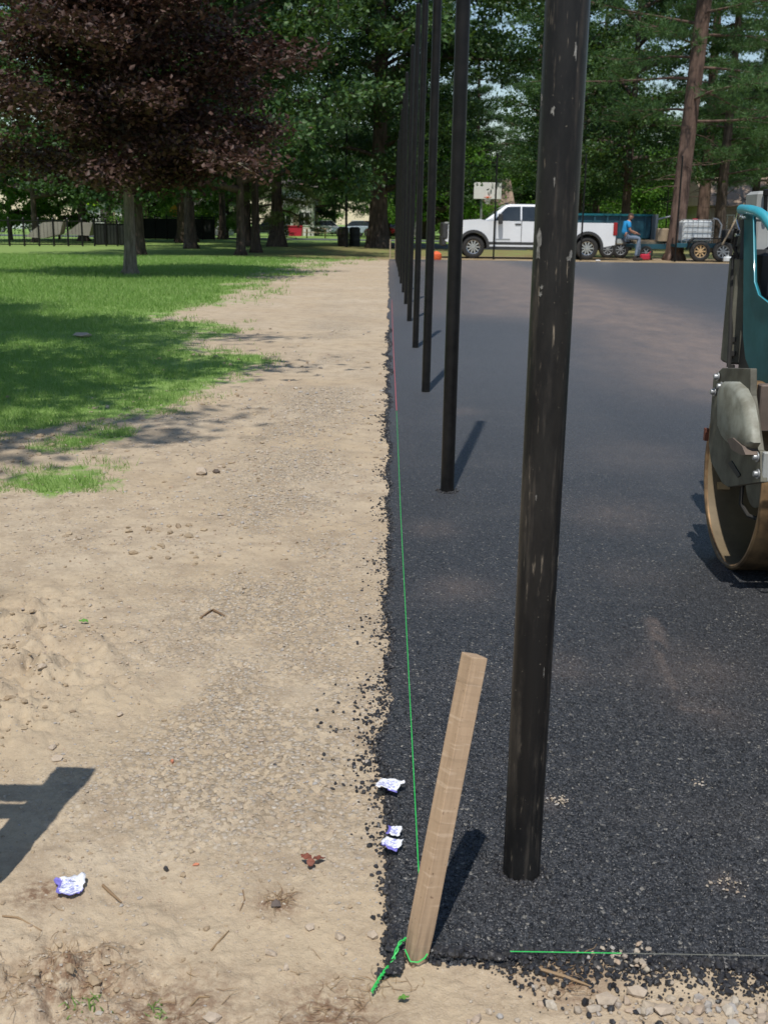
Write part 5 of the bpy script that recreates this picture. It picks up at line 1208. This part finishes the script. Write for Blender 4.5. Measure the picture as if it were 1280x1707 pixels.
# litter barrels
for px, mat, lab in ((572, 'barrel', 'brown trash barrel beneath the tall court lamp'), (591, 'plastic', 'black trash barrel left of the massive oak')):
    g = G(px, 410); m = MB(); o = thing('trash_barrel', tuple(g), lab, 'trash barrel')
    m.lathe([(0, .0005), (0, .29), (.02, .30), (.3, .31), (.32, .32), (.34, .31), (.6, .31), (.62, .32), (.64, .31), (.88, .30)], 24, 'z'); m.build('drum', MT[mat], o, smooth=True)
    m = MB(); m.lathe([(.88, .32), (.93, .32), (1.02, .2), (1.02, .0005)], 24, 'z'); m.build('lid', MT['plastic'], o, smooth=True)
# red bin
g = G(492, 397); o = thing('red_dumpster', (g[0], g[1], 0), 'red container beyond the bright strip of grass', 'container')
o.scale = (.5, .6, .8)
m = MB(); m.prism([(-.95, .2), (-1.15, 1.2), (1.15, 1.2), (.95, .2)], 0, 1.4, 'y'); m.build('bin', MT['red'], o)
m = MB(); m.box((0, -.03, 1.18), (2.36, .1, .1)); m.build('rim', MT['red'], o)
# picnic table
g = G(527, 397); o = thing('picnic_table', (g[0], g[1], 0), 'pale wooden picnic table beside the red container', 'picnic table')
for y_ in (-.28, 0, .28): m = MB(); m.box((0, y_, .78), (2.0, .25, .05)); m.build('plank', MT['wood'], o)
for y_ in (-.75, .75): m = MB(); m.box((0, y_, .46), (2.0, .28, .05)); m.build('bench', MT['wood'], o)
for x_ in (-.75, .75): m = MB(); m.box((x_, -.35, .38), (.08, .1, .85), Matrix.Rotation(.5, 3, 'X')); m.box((x_, .35, .38), (.08, .1, .85), Matrix.Rotation(-.5, 3, 'X')); m.box((x_, 0, .42), (.06, 1.6, .09)); m.build('leg_frame', MT['wood'], o)

def car(px, py, mat, label, flip=False, L=4.5):
    g = G(px, py); o = thing('parked_car', (g[0] - L / 2, g[1], 0), label, 'car')
    s = L / 4.5; low = [(.05, .45), (.35, .28)] + arc(.85 * s, .33, .38, math.pi, 0, 8) + arc(3.55 * s, .33, .38, math.pi, 0, 8) + [(4.4 * s, .4), (4.45 * s, .85), (4.2 * s, .98), (3.0 * s, 1.0), (1.5 * s, .95), (.2, .80)]
    if flip: low = [(L - p[0], p[1]) for p in low]
    m = MB(); m.prism(low, 0, 1.75, 'y'); m.build('body', MT[mat], o, bevel=.06)
    cb = [(1.35 * s, .93), (2.0 * s, 1.42), (3.2 * s, 1.46), (3.95 * s, .98)]
    if flip: cb = [(L - p[0], p[1]) for p in cb]
    m = MB(); vs = [(p[0], .10 + (p[1] - .95) * .35, p[1]) for p in cb] + [(p[0], 1.65 - (p[1] - .95) * .35, p[1]) for p in cb]
    m.add(vs, [(0, 1, 2, 3), (7, 6, 5, 4), (0, 4, 5, 1), (1, 5, 6, 2), (2, 6, 7, 3), (3, 7, 4, 0)]); m.build('cabin', MT['glass'], o, bevel=.04)
    m = MB(); t = [(cb[1][0], 1.44), (cb[2][0], 1.475)]; m.box(((t[0][0] + t[1][0]) / 2, .875, 1.465), (abs(t[1][0] - t[0][0]), 1.3, .05), None, .02); m.build('roof', MT[mat], o)
    for cx in (.85 * s, 3.55 * s): wheel(cx if not flip else L - cx, par=o, R=.33, spokes=7, y0=-.01, wd=.2)
    return o
car(590, 394.5, 'car_blue', 'pale blue sedan parked beyond the trash barrels'); car(622, 394, 'red', 'red car mostly hidden by the massive oak', True)
car(448, 394, 'plastic', 'dark car in the shade behind the hemlock'); car(549, 393.5, 'white_paint', 'white car behind the picnic table', True, 4.2)
car(30, 388, 'white_paint', 'white car behind the left fence'); car(655, 394, 'lgrey', 'grey car behind the far post row', False, 4.3)
def house(px, z0, w, hgt, wallm, roofm, label, rf=2.2, dep=8, nwin=3):
    y = z0; x = PY(px, 380, y)[0]; o = thing('house', (x, y, 0), label, 'house')
    m = MB(); m.prism([(-w / 2, 0), (w / 2, 0), (w / 2, hgt), (-w / 2, hgt)], 0, dep, 'y'); m.build('wall', MT[wallm], o)
    m = MB(); m.prism([(-.5, hgt - .1), (dep / 2, hgt + rf), (dep + .5, hgt - .1)], -w / 2 - .4, w / 2 + .4, 'x'); m.build('roof', MT[roofm], o)
    for k in range(nwin):
        cx = -w / 2 + w * (k + .5) / nwin; m = MB(); m.box((cx, -.03, 1.6), (1.1, .08, 1.3)); f = m.build('window', MT['board'], o)
        m = MB(); m.box((cx, -.055, 1.6), (.95, .06, 1.15)); m.build('pane', MT['glass'], f)
        m = MB(); m.box((cx, -.092, 1.6), (.05, .02, 1.15)); m.build('sash', MT['board'], f)
    m = MB(); m.box((w * .08, -.03, 1.0), (.95, .08, 2.0)); m.build('door', MT['roof_tan'], o)
house(178, 104, 4.6, 2.9, 'house', 'roof', 'pale house glimpsed beyond the left fence, by the lime sign', nwin=1); house(232, 112, 3.5, 3.0, 'house_tan', 'roof_tan', 'tan house behind the maple foot', nwin=1); house(277, 106, 2.2, 2.6, 'house', 'roof', 'small white house left of the yellow sign', nwin=1)
house(347, 106, 2.6, 2.8, 'house', 'roof', 'white house right of the yellow sign', nwin=1)
house(492, 110, 3.6, 4.6, 'house', 'roof', 'white two-storey house left of the picnic table', nwin=2); house(800, 100, 5, 3.0, 'house_tan', 'roof_tan', 'tan house under the backboard', nwin=2)
house(1268, 88, 8, 3.0, 'house_tan', 'roof_tan', 'low house with tan roof behind the tandem trailer'); house(668, 118, 4, 4.2, 'house', 'roof', 'white house seen between oak and posts', nwin=2)
